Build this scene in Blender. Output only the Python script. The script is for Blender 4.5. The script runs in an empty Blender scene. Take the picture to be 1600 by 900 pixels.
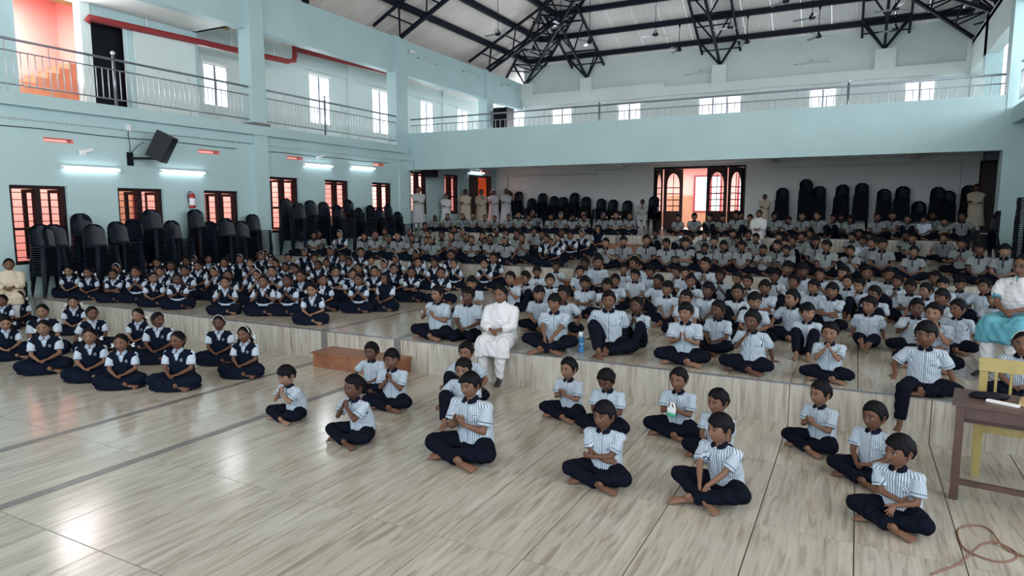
import bpy, bmesh, math, random
import numpy as np
from mathutils import Vector, Matrix
R = math.radians
rnd = random.Random(7)
C = bpy.context.scene.collection
# ------------------------------------------------------------------ camera
CAMH, FPX = 2.15, 1027.0
cam = bpy.data.objects.new('camera', bpy.data.cameras.new('camera'))
C.objects.link(cam); bpy.context.scene.camera = cam
cam.data.sensor_width = 36.0; cam.data.lens = FPX / 1600 * 36.0
cam.data.clip_start = 0.05; cam.data.clip_end = 300
PITCH, YAW = math.atan(123 / 1027.0), R(27.6)
cam.location = (0, 0, CAMH); cam.rotation_euler = (math.pi / 2 - PITCH, 0, YAW)
# ------------------------------------------------------------------ sky, lights, exposure
world = bpy.data.worlds.new('sky'); bpy.context.scene.world = world; world.use_nodes = True
wn = world.node_tree.nodes; wl = world.node_tree.links
bg = wn['Background']; bg.inputs[0].default_value = (0.86, 0.94, 1.0, 1); bg.inputs[1].default_value = 2.1
def area(name, loc, rot, sx, sy, power, col):
    l = bpy.data.lights.new(name, 'AREA'); l.shape = 'RECTANGLE'; l.size = sx; l.size_y = sy
    l.energy = power; l.color = col
    o = bpy.data.objects.new(name, l); o.location = loc; o.rotation_euler = rot; C.objects.link(o); return o
area('front_daylight_fill', (-5.5, -5.2, 5.6), (R(72), 0, 0), 17, 5.5, 470, (0.86, 0.95, 1.0))  # unseen fill lamp added behind the viewpoint, in place of daylight
area('right_gallery_fill', (7.6, 8, 6.3), (0, R(116), 0), 3.4, 24, 1700, (0.92, 0.97, 1.0))  # unseen fill lamp, added and tilted up to brighten the roof sheets
area('left_gallery_fill', (-17.1, 5.0, 6.0), (0, R(-118), 0), 2.2, 9, 600, (0.92, 0.97, 1.0))  # added fill lamp tilted up at the roof; no window at this end
for y in (14.1, 18.45, 21.9, 25.2, 28.2): area('window_daylight', (-17.95, y, 6.1), (0, R(-90), 0), 1.6, 0.95, 70, (0.95, 0.98, 1.0))
for x in (-12.8, -9.5, -5.5, -1.5, 1.8): area('window_daylight', (x, 30.0, 6.2), (R(-90), 0, 0), 1.0, 1.35, 60, (0.95, 0.98, 1.0))
for y, p in ((9.8, 210), (16.5, 210), (24.3, 330)):
    area('corridor_fill', (-17.5, y, 3.95), (0, R(28), 0), 1.2, 5.5, p, (1.0, 0.93, 0.9))  # fill lamps added under the corridor ceiling to brighten the salmon wall
area('back_corridor_daylight', (-5.5, 28.2, 3.7), (R(10), 0, 0), 9, 1.0, 260, (1.0, 0.96, 0.93))
area('stair_fill', (-19.0, 8.8, 7.4), (0, R(20), 0), 1.6, 2.2, 230, (1.0, 0.96, 0.94))  # fill lamp added inside the closed stairwell to brighten its pink walls
sc = bpy.context.scene
sc.view_settings.view_transform = 'Standard'; sc.view_settings.look = 'None'
sc.view_settings.gamma = 1; sc.view_settings.exposure = 0.12
# ------------------------------------------------------------------ pixel -> place
_f = Vector((-math.sin(YAW) * math.cos(PITCH), math.cos(YAW) * math.cos(PITCH), -math.sin(PITCH)))
_r = Vector((math.cos(YAW), math.sin(YAW), 0)); _u = _r.cross(_f)
def ray(x, y): return _f + _r * ((x - 800) / FPX) + _u * ((450 - y) / FPX)
def onz(x, y, z=0.0):
    d = ray(x, y); t = (z - CAMH) / d.z; return Vector((d.x * t, d.y * t, z))
def onx(x, y, X):
    d = ray(x, y); t = X / d.x; return Vector((X, d.y * t, CAMH + d.z * t))
def ony(x, y, Y):
    d = ray(x, y); t = Y / d.y; return Vector((d.x * t, Y, CAMH + d.z * t))
def oncyl(x, y, dist):
    d = ray(x, y); t = dist / math.hypot(d.x, d.y); return Vector((d.x * t, d.y * t, CAMH + d.z * t))
# ------------------------------------------------------------------ materials
M = {}
def mat(name, col, rough=0.6, metal=0.0, bump=0.0, bscale=20, var=0.0, vscale=3.0, spec=0.5, emit=None, es=0.0, alpha=None):
    m = bpy.data.materials.new(name); m.use_nodes = True; nt = m.node_tree; b = nt.nodes['Principled BSDF']
    b.inputs['Base Color'].default_value = (*col, 1); b.inputs['Roughness'].default_value = rough
    b.inputs['Metallic'].default_value = metal; b.inputs['Specular IOR Level'].default_value = spec
    if emit: b.inputs['Emission Color'].default_value = (*emit, 1); b.inputs['Emission Strength'].default_value = es
    tc = nt.nodes.new('ShaderNodeTexCoord')
    if var:
        n = nt.nodes.new('ShaderNodeTexNoise'); n.inputs['Scale'].default_value = vscale; n.inputs['Detail'].default_value = 4
        nt.links.new(tc.outputs['Object'], n.inputs['Vector'])
        r = nt.nodes.new('ShaderNodeMapRange'); r.inputs[1].default_value = 0.3; r.inputs[2].default_value = 0.7
        r.inputs[3].default_value = 1 - var; r.inputs[4].default_value = 1 + var * 0.5
        nt.links.new(n.outputs[0], r.inputs[0])
        mm = nt.nodes.new('ShaderNodeVectorMath'); mm.operation = 'SCALE'; mm.inputs[0].default_value = col
        nt.links.new(r.outputs[0], mm.inputs['Scale']); nt.links.new(mm.outputs[0], b.inputs['Base Color'])
    if bump:
        n = nt.nodes.new('ShaderNodeTexNoise'); n.inputs['Scale'].default_value = bscale; n.inputs['Detail'].default_value = 3
        nt.links.new(tc.outputs['Object'], n.inputs['Vector'])
        bp = nt.nodes.new('ShaderNodeBump'); bp.inputs['Strength'].default_value = bump; bp.inputs['Distance'].default_value = 0.01
        nt.links.new(n.outputs[0], bp.inputs['Height']); nt.links.new(bp.outputs[0], b.inputs['Normal'])
    M[name] = m; return m
mat('paint', (0.43, 0.59, 0.615), 0.55, bump=0.05, bscale=8, var=0.06, vscale=0.8)
mat('paint_pale', (0.63, 0.71, 0.70), 0.6, var=0.05, vscale=0.7)
mat('paint_white', (0.74, 0.76, 0.75), 0.6, var=0.05, vscale=0.7)
mat('salmon', (0.86, 0.36, 0.32), 0.6, var=0.08, vscale=0.8)
mat('wainscot', (0.42, 0.20, 0.12), 0.5, var=0.15, vscale=4)
mat('dark_door', (0.035, 0.012, 0.012), 0.45, var=0.3, vscale=9)
mat('frame_wood', (0.016, 0.007, 0.009), 0.5, var=0.2, vscale=9, spec=0.2)
mat('band_pale', (0.70, 0.76, 0.745), 0.6, var=0.05, vscale=0.7)
mat('frame_red', (0.25, 0.02, 0.03), 0.4)
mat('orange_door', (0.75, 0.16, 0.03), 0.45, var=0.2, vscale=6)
mat('bar_black', (0.02, 0.015, 0.02), 0.4)
mat('steel', (0.62, 0.65, 0.69), 0.35, metal=0.35)
mat('steel_dark', (0.22, 0.24, 0.28), 0.3, metal=0.6)
mat('truss', (0.006, 0.009, 0.020), 0.5, spec=0.2)
mat('red_pipe', (0.28, 0.018, 0.022), 0.4)
mat('pipe_grey', (0.42, 0.50, 0.50), 0.5)
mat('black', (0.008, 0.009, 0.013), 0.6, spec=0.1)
mat('black_gloss', (0.007, 0.009, 0.014), 0.4, spec=0.2)
mat('white_plastic', (0.75, 0.76, 0.78), 0.4)
mat('tube', (1, 1, 1), 0.4, emit=(0.86, 0.95, 1.0), es=14)
mat('tan_board', (0.50, 0.33, 0.13), 0.6, var=0.15, vscale=2)
mat('grey_stripe', (0.16, 0.15, 0.15), 0.3, var=0.2, vscale=5)
mat('grout', (0.10, 0.085, 0.07), 0.8)
mat('step_wood', (0.24, 0.095, 0.05), 0.4, var=0.35, vscale=6)
mat('table_wood', (0.075, 0.038, 0.032), 0.42, var=0.3, vscale=7)
mat('chair_yellow', (0.40, 0.32, 0.12), 0.45, var=0.15, vscale=9)
mat('ext_red', (0.35, 0.02, 0.03), 0.3)
mat('cable', (0.19, 0.085, 0.055), 0.55)
mat('paper', (0.75, 0.74, 0.72), 0.7)
mat('envelope', (0.45, 0.30, 0.16), 0.7)
mat('bottle_blue', (0.06, 0.25, 0.55), 0.3)
mat('bottle_white', (0.7, 0.75, 0.8), 0.35)
mat('blue_mask', (0.45, 0.65, 0.85), 0.6)
mat('green_print', (0.05, 0.4, 0.25), 0.6)
mat('trouser', (0.0045, 0.006, 0.0125), 0.85, bump=0.25, bscale=30, spec=0.05)
mat('pinafore', (0.0045, 0.0075, 0.0165), 0.85, bump=0.25, bscale=26, spec=0.05)
mat('collar_navy', (0.005, 0.007, 0.015), 0.8, spec=0.05)
mat('hair', (0.003, 0.003, 0.005), 0.6, bump=0.6, bscale=90, spec=0.12)
mat('ribbon', (0.62, 0.65, 0.70), 0.6)
mat('white_cloth', (0.55, 0.56, 0.59), 0.8, bump=0.2, bscale=18, spec=0.2)
mat('cream_cloth', (0.52, 0.45, 0.35), 0.8, bump=0.2, bscale=18, spec=0.2)
mat('grey_kurta', (0.38, 0.40, 0.40), 0.8, bump=0.2, bscale=18, spec=0.2)
mat('turquoise', (0.085, 0.27, 0.345), 0.75, bump=0.25, bscale=18, spec=0.2)
mat('shoe', (0.012, 0.012, 0.016), 0.5)
mat('glass_dark', (0.02, 0.02, 0.03), 0.2)
mat('emblem', (0.33, 0.36, 0.40), 0.6)

# plastic chair
m = mat('chair_plastic', (0.005, 0.010, 0.018), 0.33, spec=0.25)
# tiles: wood grain, long axis chosen per axis
def tile_mat(name, axis):
    m = bpy.data.materials.new(name); m.use_nodes = True; nt = m.node_tree; b = nt.nodes['Principled BSDF']
    tc = nt.nodes.new('ShaderNodeTexCoord'); oi = nt.nodes.new('ShaderNodeObjectInfo')
    mp = nt.nodes.new('ShaderNodeMapping')
    s = [15.0, 15.0, 15.0]; s[axis] = 1.3; mp.inputs['Scale'].default_value = s
    add = nt.nodes.new('ShaderNodeVectorMath'); add.operation = 'ADD'
    sc_ = nt.nodes.new('ShaderNodeVectorMath'); sc_.operation = 'SCALE'; sc_.inputs[0].default_value = (37, 53, 29)
    nt.links.new(oi.outputs['Random'], sc_.inputs['Scale'])
    nt.links.new(tc.outputs['Object'], mp.inputs['Vector']); nt.links.new(mp.outputs[0], add.inputs[0]); nt.links.new(sc_.outputs[0], add.inputs[1])
    n1 = nt.nodes.new('ShaderNodeTexNoise'); n1.inputs['Scale'].default_value = 1.6; n1.inputs['Detail'].default_value = 6; n1.inputs['Distortion'].default_value = 0.9
    nt.links.new(add.outputs[0], n1.inputs['Vector'])
    cr = nt.nodes.new('ShaderNodeValToRGB'); e = cr.color_ramp.elements
    e[0].position = 0.30; e[0].color = (0.27, 0.235, 0.195, 1); e[1].position = 0.76; e[1].color = (0.475, 0.455, 0.41, 1)
    x = e.new(0.5); x.color = (0.405, 0.378, 0.33, 1)
    nt.links.new(n1.outputs[0], cr.inputs[0])
    # long narrow strips laid side by side, as printed on the tile
    sp = nt.nodes.new('ShaderNodeSeparateXYZ'); nt.links.new(tc.outputs['Object'], sp.inputs[0])
    mu = nt.nodes.new('ShaderNodeMath'); mu.operation = 'MULTIPLY'; mu.inputs[1].default_value = 11
    ad = nt.nodes.new('ShaderNodeMath'); ad.operation = 'MULTIPLY_ADD'; ad.inputs[1].default_value = 91; 
    nt.links.new(sp.outputs[0], mu.inputs[0]); nt.links.new(oi.outputs['Random'], ad.inputs[0]); nt.links.new(mu.outputs[0], ad.inputs[2])
    fl = nt.nodes.new('ShaderNodeMath'); fl.operation = 'FLOOR'; nt.links.new(ad.outputs[0], fl.inputs[0])
    wnz = nt.nodes.new('ShaderNodeTexWhiteNoise'); wnz.noise_dimensions = '1D'; nt.links.new(fl.outputs[0], wnz.inputs['W'])
    mr = nt.nodes.new('ShaderNodeMapRange'); mr.inputs[3].default_value = 0.93; mr.inputs[4].default_value = 1.06; nt.links.new(wnz.outputs[0], mr.inputs[0])
    sv = nt.nodes.new('ShaderNodeVectorMath'); sv.operation = 'SCALE'; nt.links.new(cr.outputs[0], sv.inputs[0]); nt.links.new(mr.outputs[0], sv.inputs['Scale'])
    nt.links.new(sv.outputs[0], b.inputs['Base Color'])
    b.inputs['Roughness'].default_value = 0.16; b.inputs['Specular IOR Level'].default_value = 0.75
    M[name] = m
tile_mat('tile_floor', 1); tile_mat('tile_riser', 2)
# roof sheets: corrugated relief along the slope direction is real light and bump only
def sheet_mat(name, col, axis):
    m = bpy.data.materials.new(name); m.use_nodes = True; nt = m.node_tree; b = nt.nodes['Principled BSDF']
    b.inputs['Base Color'].default_value = (*col, 1); b.inputs['Roughness'].default_value = 0.5; b.inputs['Metallic'].default_value = 0.0
    tc = nt.nodes.new('ShaderNodeTexCoord'); w = nt.nodes.new('ShaderNodeTexWave'); w.bands_direction = 'XY'[axis]
    w.inputs['Scale'].default_value = 2.6; nt.links.new(tc.outputs['Object'], w.inputs['Vector'])
    bp = nt.nodes.new('ShaderNodeBump'); bp.inputs['Strength'].default_value = 0.5; bp.inputs['Distance'].default_value = 0.02
    nt.links.new(w.outputs['Fac'], bp.inputs['Height']); nt.links.new(bp.outputs[0], b.inputs['Normal'])
    n = nt.nodes.new('ShaderNodeTexNoise'); n.inputs['Scale'].default_value = 0.5; nt.links.new(tc.outputs['Object'], n.inputs['Vector'])
    mr = nt.nodes.new('ShaderNodeMapRange'); mr.inputs[1].default_value = 0.3; mr.inputs[2].default_value = 0.7; mr.inputs[3].default_value = 0.85; mr.inputs[4].default_value = 1.08; nt.links.new(n.outputs[0], mr.inputs[0])
    mm = nt.nodes.new('ShaderNodeVectorMath'); mm.operation = 'SCALE'; mm.inputs[0].default_value = col
    nt.links.new(mr.outputs[0], mm.inputs['Scale']); nt.links.new(mm.outputs[0], b.inputs['Base Color'])
    M[name] = m
sheet_mat('sheet_side', (0.84, 0.77, 0.73), 1); sheet_mat('sheet_back', (0.84, 0.81, 0.79), 0)

def nd(nt, t, **k):
    n = nt.nodes.new(t)
    for a, v in k.items(): setattr(n, a, v)
    return n
def math_(nt, op, a, b=None, c=None, clamp=False):
    n = nt.nodes.new('ShaderNodeMath'); n.operation = op; n.use_clamp = clamp
    for i, v in enumerate((a, b, c)):
        if v is None: continue
        if isinstance(v, (int, float)): n.inputs[i].default_value = v
        else: nt.links.new(v, n.inputs[i])
    return n.outputs[0]
# skin: tone from the object's colour, painted features (brows, lips) from a colour attribute
m = mat('skin', (0.2, 0.1, 0.06), 0.55, spec=0.25); nt = m.node_tree; b = nt.nodes['Principled BSDF']
oi = nd(nt, 'ShaderNodeObjectInfo'); at = nd(nt, 'ShaderNodeAttribute', attribute_name='col')
mx = nd(nt, 'ShaderNodeMix', data_type='RGBA'); nt.links.new(at.outputs['Alpha'], mx.inputs[0]); nt.links.new(oi.outputs['Color'], mx.inputs[6]); nt.links.new(at.outputs['Color'], mx.inputs[7])
nt.links.new(mx.outputs[2], b.inputs['Base Color'])
# shirt with woven stripes, cuff line, crest and placket read from the garment's own pattern coordinates
def shirt_mat(name, base, stripe, duty, crest=True, cuff=True):
    m = mat(name, base, 0.8, spec=0.2); nt = m.node_tree; b = nt.nodes['Principled BSDF']; L = nt.links
    pa = nd(nt, 'ShaderNodeAttribute', attribute_name='pat'); tr = nd(nt, 'ShaderNodeAttribute', attribute_name='tor')
    s1 = nd(nt, 'ShaderNodeSeparateXYZ'); L.new(pa.outputs['Vector'], s1.inputs[0])
    s2 = nd(nt, 'ShaderNodeSeparateXYZ'); L.new(tr.outputs['Vector'], s2.inputs[0])
    fr = math_(nt, 'FRACT', math_(nt, 'MULTIPLY', s1.outputs[0], 1 / 0.0128))
    st = math_(nt, 'LESS_THAN', fr, duty)
    if cuff:
        c1 = math_(nt, 'COMPARE', s1.outputs[1], 0.024, 0.0035)
        st = math_(nt, 'MAXIMUM', st, c1)
    if crest:
        front = s2.outputs[2]
        dx = math_(nt, 'SUBTRACT', s2.outputs[0], 0.068); dz = math_(nt, 'SUBTRACT', s2.outputs[1], 0.335)
        d = math_(nt, 'SQRT', math_(nt, 'ADD', math_(nt, 'MULTIPLY', dx, dx), math_(nt, 'MULTIPLY', dz, dz)))
        inside = math_(nt, 'LESS_THAN', d, 0.0215)
        ring = math_(nt, 'MAXIMUM', math_(nt, 'COMPARE', d, 0.0195, 0.0028), math_(nt, 'LESS_THAN', math_(nt, 'ADD', math_(nt, 'MULTIPLY', math_(nt, 'ABSOLUTE', dx), 1.3), math_(nt, 'ABSOLUTE', math_(nt, 'ADD', dz, 0.001))), 0.0085))
        st = math_(nt, 'ADD', math_(nt, 'MULTIPLY', st, math_(nt, 'SUBTRACT', 1.0, math_(nt, 'MULTIPLY', inside, front))), math_(nt, 'MULTIPLY', math_(nt, 'MULTIPLY', ring, inside), math_(nt, 'MULTIPLY', front, 0.85)), None, True)
        pk = math_(nt, 'MULTIPLY', math_(nt, 'COMPARE', s2.outputs[1], 0.303, 0.0022), math_(nt, 'COMPARE', s2.outputs[0], 0.068, 0.036))
        pl = math_(nt, 'COMPARE', s2.outputs[0], 0.010, 0.0018)
        st = math_(nt, 'MAXIMUM', st, math_(nt, 'MULTIPLY', math_(nt, 'MAXIMUM', pk, pl), front))
    mx = nd(nt, 'ShaderNodeMix', data_type='RGBA'); L.new(st, mx.inputs[0]); mx.inputs[6].default_value = (*base, 1); mx.inputs[7].default_value = (*stripe, 1)
    L.new(mx.outputs[2], b.inputs['Base Color'])
    n = nd(nt, 'ShaderNodeTexNoise'); n.inputs['Scale'].default_value = 22; tc = nd(nt, 'ShaderNodeTexCoord'); L.new(tc.outputs['Object'], n.inputs['Vector'])
    bp = nd(nt, 'ShaderNodeBump'); bp.inputs['Strength'].default_value = 0.3; bp.inputs['Distance'].default_value = 0.012; L.new(n.outputs[0], bp.inputs['Height']); L.new(bp.outputs[0], b.inputs['Normal'])
shirt_mat('shirt_stripe', (0.43, 0.50, 0.58), (0.04, 0.065, 0.11), 0.27)
shirt_mat('blouse', (0.43, 0.50, 0.60), (0.27, 0.33, 0.43), 0.25, crest=False)
shirt_mat('shirt_plain', (0.45, 0.52, 0.62), (0.3, 0.36, 0.45), 0.1, crest=False, cuff=False)
# grey sports shirt: dark placket and dark sleeve edge
m = mat('polo_grey', (0.165, 0.185, 0.195), 0.85, spec=0.2); nt = m.node_tree; b = nt.nodes['Principled BSDF']; L = nt.links
pa = nd(nt, 'ShaderNodeAttribute', attribute_name='pat'); tr = nd(nt, 'ShaderNodeAttribute', attribute_name='tor')
s1 = nd(nt, 'ShaderNodeSeparateXYZ'); L.new(pa.outputs['Vector'], s1.inputs[0]); s2 = nd(nt, 'ShaderNodeSeparateXYZ'); L.new(tr.outputs['Vector'], s2.inputs[0])
a1 = math_(nt, 'MULTIPLY', math_(nt, 'MULTIPLY', math_(nt, 'COMPARE', s2.outputs[0], 0.0, 0.012), math_(nt, 'GREATER_THAN', s2.outputs[1], 0.32)), s2.outputs[2])
a2 = math_(nt, 'LESS_THAN', s1.outputs[1], 0.012)
mx = nd(nt, 'ShaderNodeMix', data_type='RGBA'); L.new(math_(nt, 'MAXIMUM', a1, a2), mx.inputs[0]); mx.inputs[6].default_value = (0.165, 0.185, 0.195, 1); mx.inputs[7].default_value = (0.012, 0.015, 0.025, 1)
L.new(mx.outputs[2], b.inputs['Base Color'])

# ------------------------------------------------------------------ mesh helpers
class MB:
    def __init__(s): s.v = []; s.f = []; s.m = []
    def add(s, vs, fs, mi=0):
        o = len(s.v); s.v += [tuple(v) for v in vs]; s.f += [tuple(i + o for i in f) for f in fs]; s.m += [mi] * len(fs); return s
    def box(s, x0, x1, y0, y1, z0, z1, mi=0, M_=None):
        vs = [(x, y, z) for x in (x0, x1) for y in (y0, y1) for z in (z0, z1)]
        if M_ is not None: vs = [M_ @ Vector(v) for v in vs]
        return s.add(vs, [(0, 1, 3, 2), (4, 6, 7, 5), (0, 4, 5, 1), (2, 3, 7, 6), (0, 2, 6, 4), (1, 5, 7, 3)], mi)
    def bar(s, p, q, w, h=None, up=(0, 0, 1), mi=0):
        p, q = Vector(p), Vector(q); d = (q - p); L = d.length; d.normalize(); h = h or w
        u = Vector(up)
        if abs(d.dot(u)) > 0.98: u = Vector((0, 1, 0))
        x = d.cross(u).normalized(); y = x.cross(d).normalized()
        vs = [c + x * (w / 2 * a) + y * (h / 2 * b_) for c in (p, q) for a, b_ in ((-1, -1), (1, -1), (1, 1), (-1, 1))]
        return s.add(vs, [(0, 3, 2, 1), (4, 5, 6, 7), (0, 1, 5, 4), (1, 2, 6, 5), (2, 3, 7, 6), (3, 0, 4, 7)], mi)
    def tube(s, pts, r, seg=8, mi=0, caps=True, round_=False, side=None):
        v, f = loft(pts, r, seg, caps, round_, side); return s.add(v, f, mi)
    def ell(s, c, r, mi=0, seg=12, rings=8, rot=None):
        v, f = ell(c, r, seg, rings, rot); return s.add(v, f, mi)
    def mesh(s, name, mats, smooth=False):
        me = bpy.data.meshes.new(name); me.from_pydata(s.v, [], s.f)
        for k in mats: me.materials.append(M[k])
        if len(mats) > 1: me.polygons.foreach_set('material_index', s.m)
        if smooth: me.polygons.foreach_set('use_smooth', [True] * len(me.polygons))
        me.update(); return me
    def obj(s, name, mats, parent=None, smooth=False, loc=None):
        if isinstance(mats, str): mats = [mats]
        return ob(name, s.mesh(name, mats, smooth), parent, loc)
def ob(name, me, parent=None, loc=None, rot=None):
    o = bpy.data.objects.new(name, me); C.objects.link(o)
    if parent: o.parent = parent
    if loc is not None: o.location = loc
    if rot is not None: o.rotation_euler = rot
    return o
def thing(name, label, cat, loc=(0, 0, 0), rz=0, group=None):
    o = ob(name, None, None, loc, (0, 0, rz)); return tag(o, label, cat, group)
def tag(o, label, cat, group=None):
    o['label'] = label; o['category'] = cat
    if group: o['group'] = group
    return o
def struct(o, label=None):
    o['kind'] = 'structure'
    if label: o['label'] = label
    return o
def loft(pts, r, seg=8, caps=True, round_=False, side=None):
    """swept tube; r: one radius or (rx, ry) per station; side fixes the rx direction"""
    P = [Vector(p) for p in pts]; n = len(P)
    if not isinstance(r, (list, tuple)): r = [r] * n
    rr = [(a, a) if not isinstance(a, (list, tuple)) else a for a in r]
    if round_:
        d0 = (P[0] - P[1]).normalized(); d1 = (P[-1] - P[-2]).normalized(); a0, b0 = rr[0]; a1, b1 = rr[-1]
        PP, RR = [], []
        for t in (0.05, 0.4, 0.75): PP.append(P[0] + d0 * (math.sqrt(1 - t * t) * (a0 + b0) / 2)); RR.append((a0 * t, b0 * t))
        PP += P; RR += rr
        for t in (0.75, 0.4, 0.05): PP.append(P[-1] + d1 * (math.sqrt(1 - t * t) * (a1 + b1) / 2)); RR.append((a1 * t, b1 * t))
        P, rr, n = PP, RR, len(PP)
    vs = []; prev = None
    for i in range(n):
        d = (P[min(i + 1, n - 1)] - P[max(i - 1, 0)]).normalized()
        if side is not None:
            x = Vector(side); x = (x - d * x.dot(d)).normalized()
        elif prev is None:
            u = Vector((0, 0, 1)) if abs(d.z) < 0.9 else Vector((0, 1, 0)); x = d.cross(u).normalized()
        else: x = (prev - d * prev.dot(d)).normalized()
        prev = x; y = d.cross(x)
        for k in range(seg):
            a = 2 * math.pi * k / seg; vs.append(P[i] + x * (rr[i][0] * math.cos(a)) + y * (rr[i][1] * math.sin(a)))
    fs = [(i * seg + k, i * seg + (k + 1) % seg, (i + 1) * seg + (k + 1) % seg, (i + 1) * seg + k) for i in range(n - 1) for k in range(seg)]
    if caps: fs += [tuple(range(seg))[::-1], tuple((n - 1) * seg + k for k in range(seg))]
    return vs, fs
def ell(c, r, seg=12, rings=8, rot=None):
    c = Vector(c); r = (r, r, r) if isinstance(r, (int, float)) else r
    vs = [Vector((0, 0, r[2]))]
    for i in range(1, rings):
        t = math.pi * i / rings
        for k in range(seg):
            a = 2 * math.pi * k / seg; vs.append(Vector((r[0] * math.sin(t) * math.cos(a), r[1] * math.sin(t) * math.sin(a), r[2] * math.cos(t))))
    vs.append(Vector((0, 0, -r[2]))); n = len(vs) - 1
    fs = [(0, 1 + k, 1 + (k + 1) % seg) for k in range(seg)]
    for i in range(rings - 2):
        a = 1 + i * seg; fs += [(a + k, a + seg + k, a + seg + (k + 1) % seg, a + (k + 1) % seg) for k in range(seg)]
    a = 1 + (rings - 2) * seg; fs += [(a + (k + 1) % seg, a + k, n) for k in range(seg)]
    if rot is not None: vs = [rot @ v for v in vs]
    return [v + c for v in vs], fs
def wall_holes(mb, axis, pos, th, u0, u1, z0, z1, holes, mi=0):
    """wall slab in plane axis=pos with rectangular openings (u0,u1,z0,z1), built of boxes"""
    us = sorted({u0, u1, *[h[0] for h in holes], *[h[1] for h in holes]}); us = [u for u in us if u0 <= u <= u1]
    for a, b_ in zip(us, us[1:]):
        mid = (a + b_) / 2; hs = sorted([h for h in holes if h[0] < mid < h[1]], key=lambda h: h[2]); z = z0
        for h in hs + [(0, 0, z1, z1)]:
            if h[2] > z + 1e-4:
                if axis == 'x': mb.box(pos - th, pos, a, b_, z, h[2], mi)
                else: mb.box(a, b_, pos, pos + th, z, h[2], mi)
            z = max(z, h[3])
    return mb
# =================================================================== the setting
XL, XR, YF, YB, YU = -14.8, 3.3, 20.0, 26.75, 29.6
T = [0.0, 0.42, 0.86, 1.34]; TY = [-6.0, 7.0, 13.35, 20.0]
XW = 4.3                         # recessed lower right wall
S = 0.105
# columns of tile joints across the hall
xs = [-6.75 + S / 2 - 0.05, -6.05, -5.45]
def xcols():
    c = []; x = -6.75
    while x > XL: c.append((max(x - 0.605, XL), x, 't')); x -= 0.605
    c += [(-6.75, -6.65, 's'), (-6.65, -6.05, 't'), (-6.05, -5.45, 't'), (-5.45, -5.35, 's')]
    x = -5.35
    while x < XW: c.append((x, min(x + 0.605, XW), 't')); x += 0.605
    return sorted(c)
COLS = xcols()
_tm = {}
def tile(parent, sx, sy, sz, loc, m, name='tile', edge=0.0038):
    k = (round(sx, 3), round(sy, 3), round(sz, 3), m)
    if k not in _tm:
        b_ = MB(); e = edge; X, Y, Z = sx / 2, sy / 2, sz / 2
        b_.box(-X + e, X - e, -Y + e, Y - e, -Z, Z)
        _tm[k] = b_.mesh(name, [m])
    return ob(name, _tm[k], parent, loc)
def slab(name, z, y0, y1, label, joints, zbase=None):
    b_ = MB(); b_.box(XL, XW, y0, y1, (zbase if zbase is not None else z - 0.3), z - 0.010)
    f = struct(b_.obj(name, 'grout'), label)
    for a, b2, k in COLS:
        if k == 's': tile(f, b2 - a, y1 - y0, 0.012, ((a + b2) / 2, (y0 + y1) / 2, z - 0.006), 'grey_stripe', 'stripe_tile'); continue
        for c, d in zip(joints, joints[1:]):
            tile(f, b2 - a, d - c, 0.012, ((a + b2) / 2, (c + d) / 2, z - 0.006), 'tile_floor')
    return f
slab('floor', 0.0, 1.1, 7.0, 'glossy beige wood-look tiled floor in front of the steps', [1.13, 2.28, 3.43, 4.60, 5.80, 7.0])
b_ = MB(); b_.box(XL, 8, -6, 1.1, -0.3, 0.0); struct(b_.obj('floor', 'tile_floor'), 'tiled floor behind the viewpoint')
def tier(i, y1, joints):
    f = slab('floor', T[i], TY[i], y1, 'tiled seating step %s' % ('nearest the floor', 'in the middle', 'at the back')[i - 1], joints, zbase=-0.1)
    h = T[i] - T[i - 1]
    cs = [c for c in COLS if c[0] < -5.36]; x = -5.35
    while x < XW: cs.append((x, min(x + 1.21, XW), 't')); x += 1.21
    for a, b2, k in cs:
        o = tile(f, b2 - a, 0.014, h - 0.012, ((a + b2) / 2, TY[i] - 0.007, T[i] - h / 2 - 0.006), 'grey_stripe' if k == 's' else 'tile_riser', 'stripe_tile' if k == 's' else 'riser_tile')
    b_ = MB(); b_.box(XL, XW, TY[i] - 0.016, TY[i] + 0.004, T[i] - 0.010, T[i] + 0.001)
    e = b_.obj('step_edge', 'steel_dark', f)
tier(1, 13.35, [7.0, 8.15, 9.32, 10.49, 11.66, 13.35])
tier(2, 20.0, [13.35, 14.9, 16.6, 18.3, 20.0])
tier(3, 26.75, [20.0, 21.7, 23.4, 25.1, 26.75])
# ---- walls of the hall, left side
win = [(6.99, 8.06, 1), (9.14, 10.24, 1), (11.36, 12.42, 1), (13.5, 14.6, 2), (15.7, 16.8, 2), (17.97, 19.04, 2), (20.2, 21.24, 3), (22.45, 23.53, 3)]
holes = [(a, b2, T[t] + 0.62, T[t] + 2.21) for a, b2, t in win]
vents = [(7.68, 8.27, 3.52, 3.62), (11.27, 11.89, 3.55, 3.66), (14.18, 14.8, 3.60, 3.70), (18.05, 18.63, 3.63, 3.73)]
ldoor = (24.35, 26.25, 1.34, 3.62)
wall_holes(mb := MB(), 'x', XL, 0.25, -6, YB, -0.1, 4.17, holes + vents + [ldoor])
struct(mb.obj('wall_left', 'paint'), 'pale aqua left wall with dark barred windows')
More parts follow.
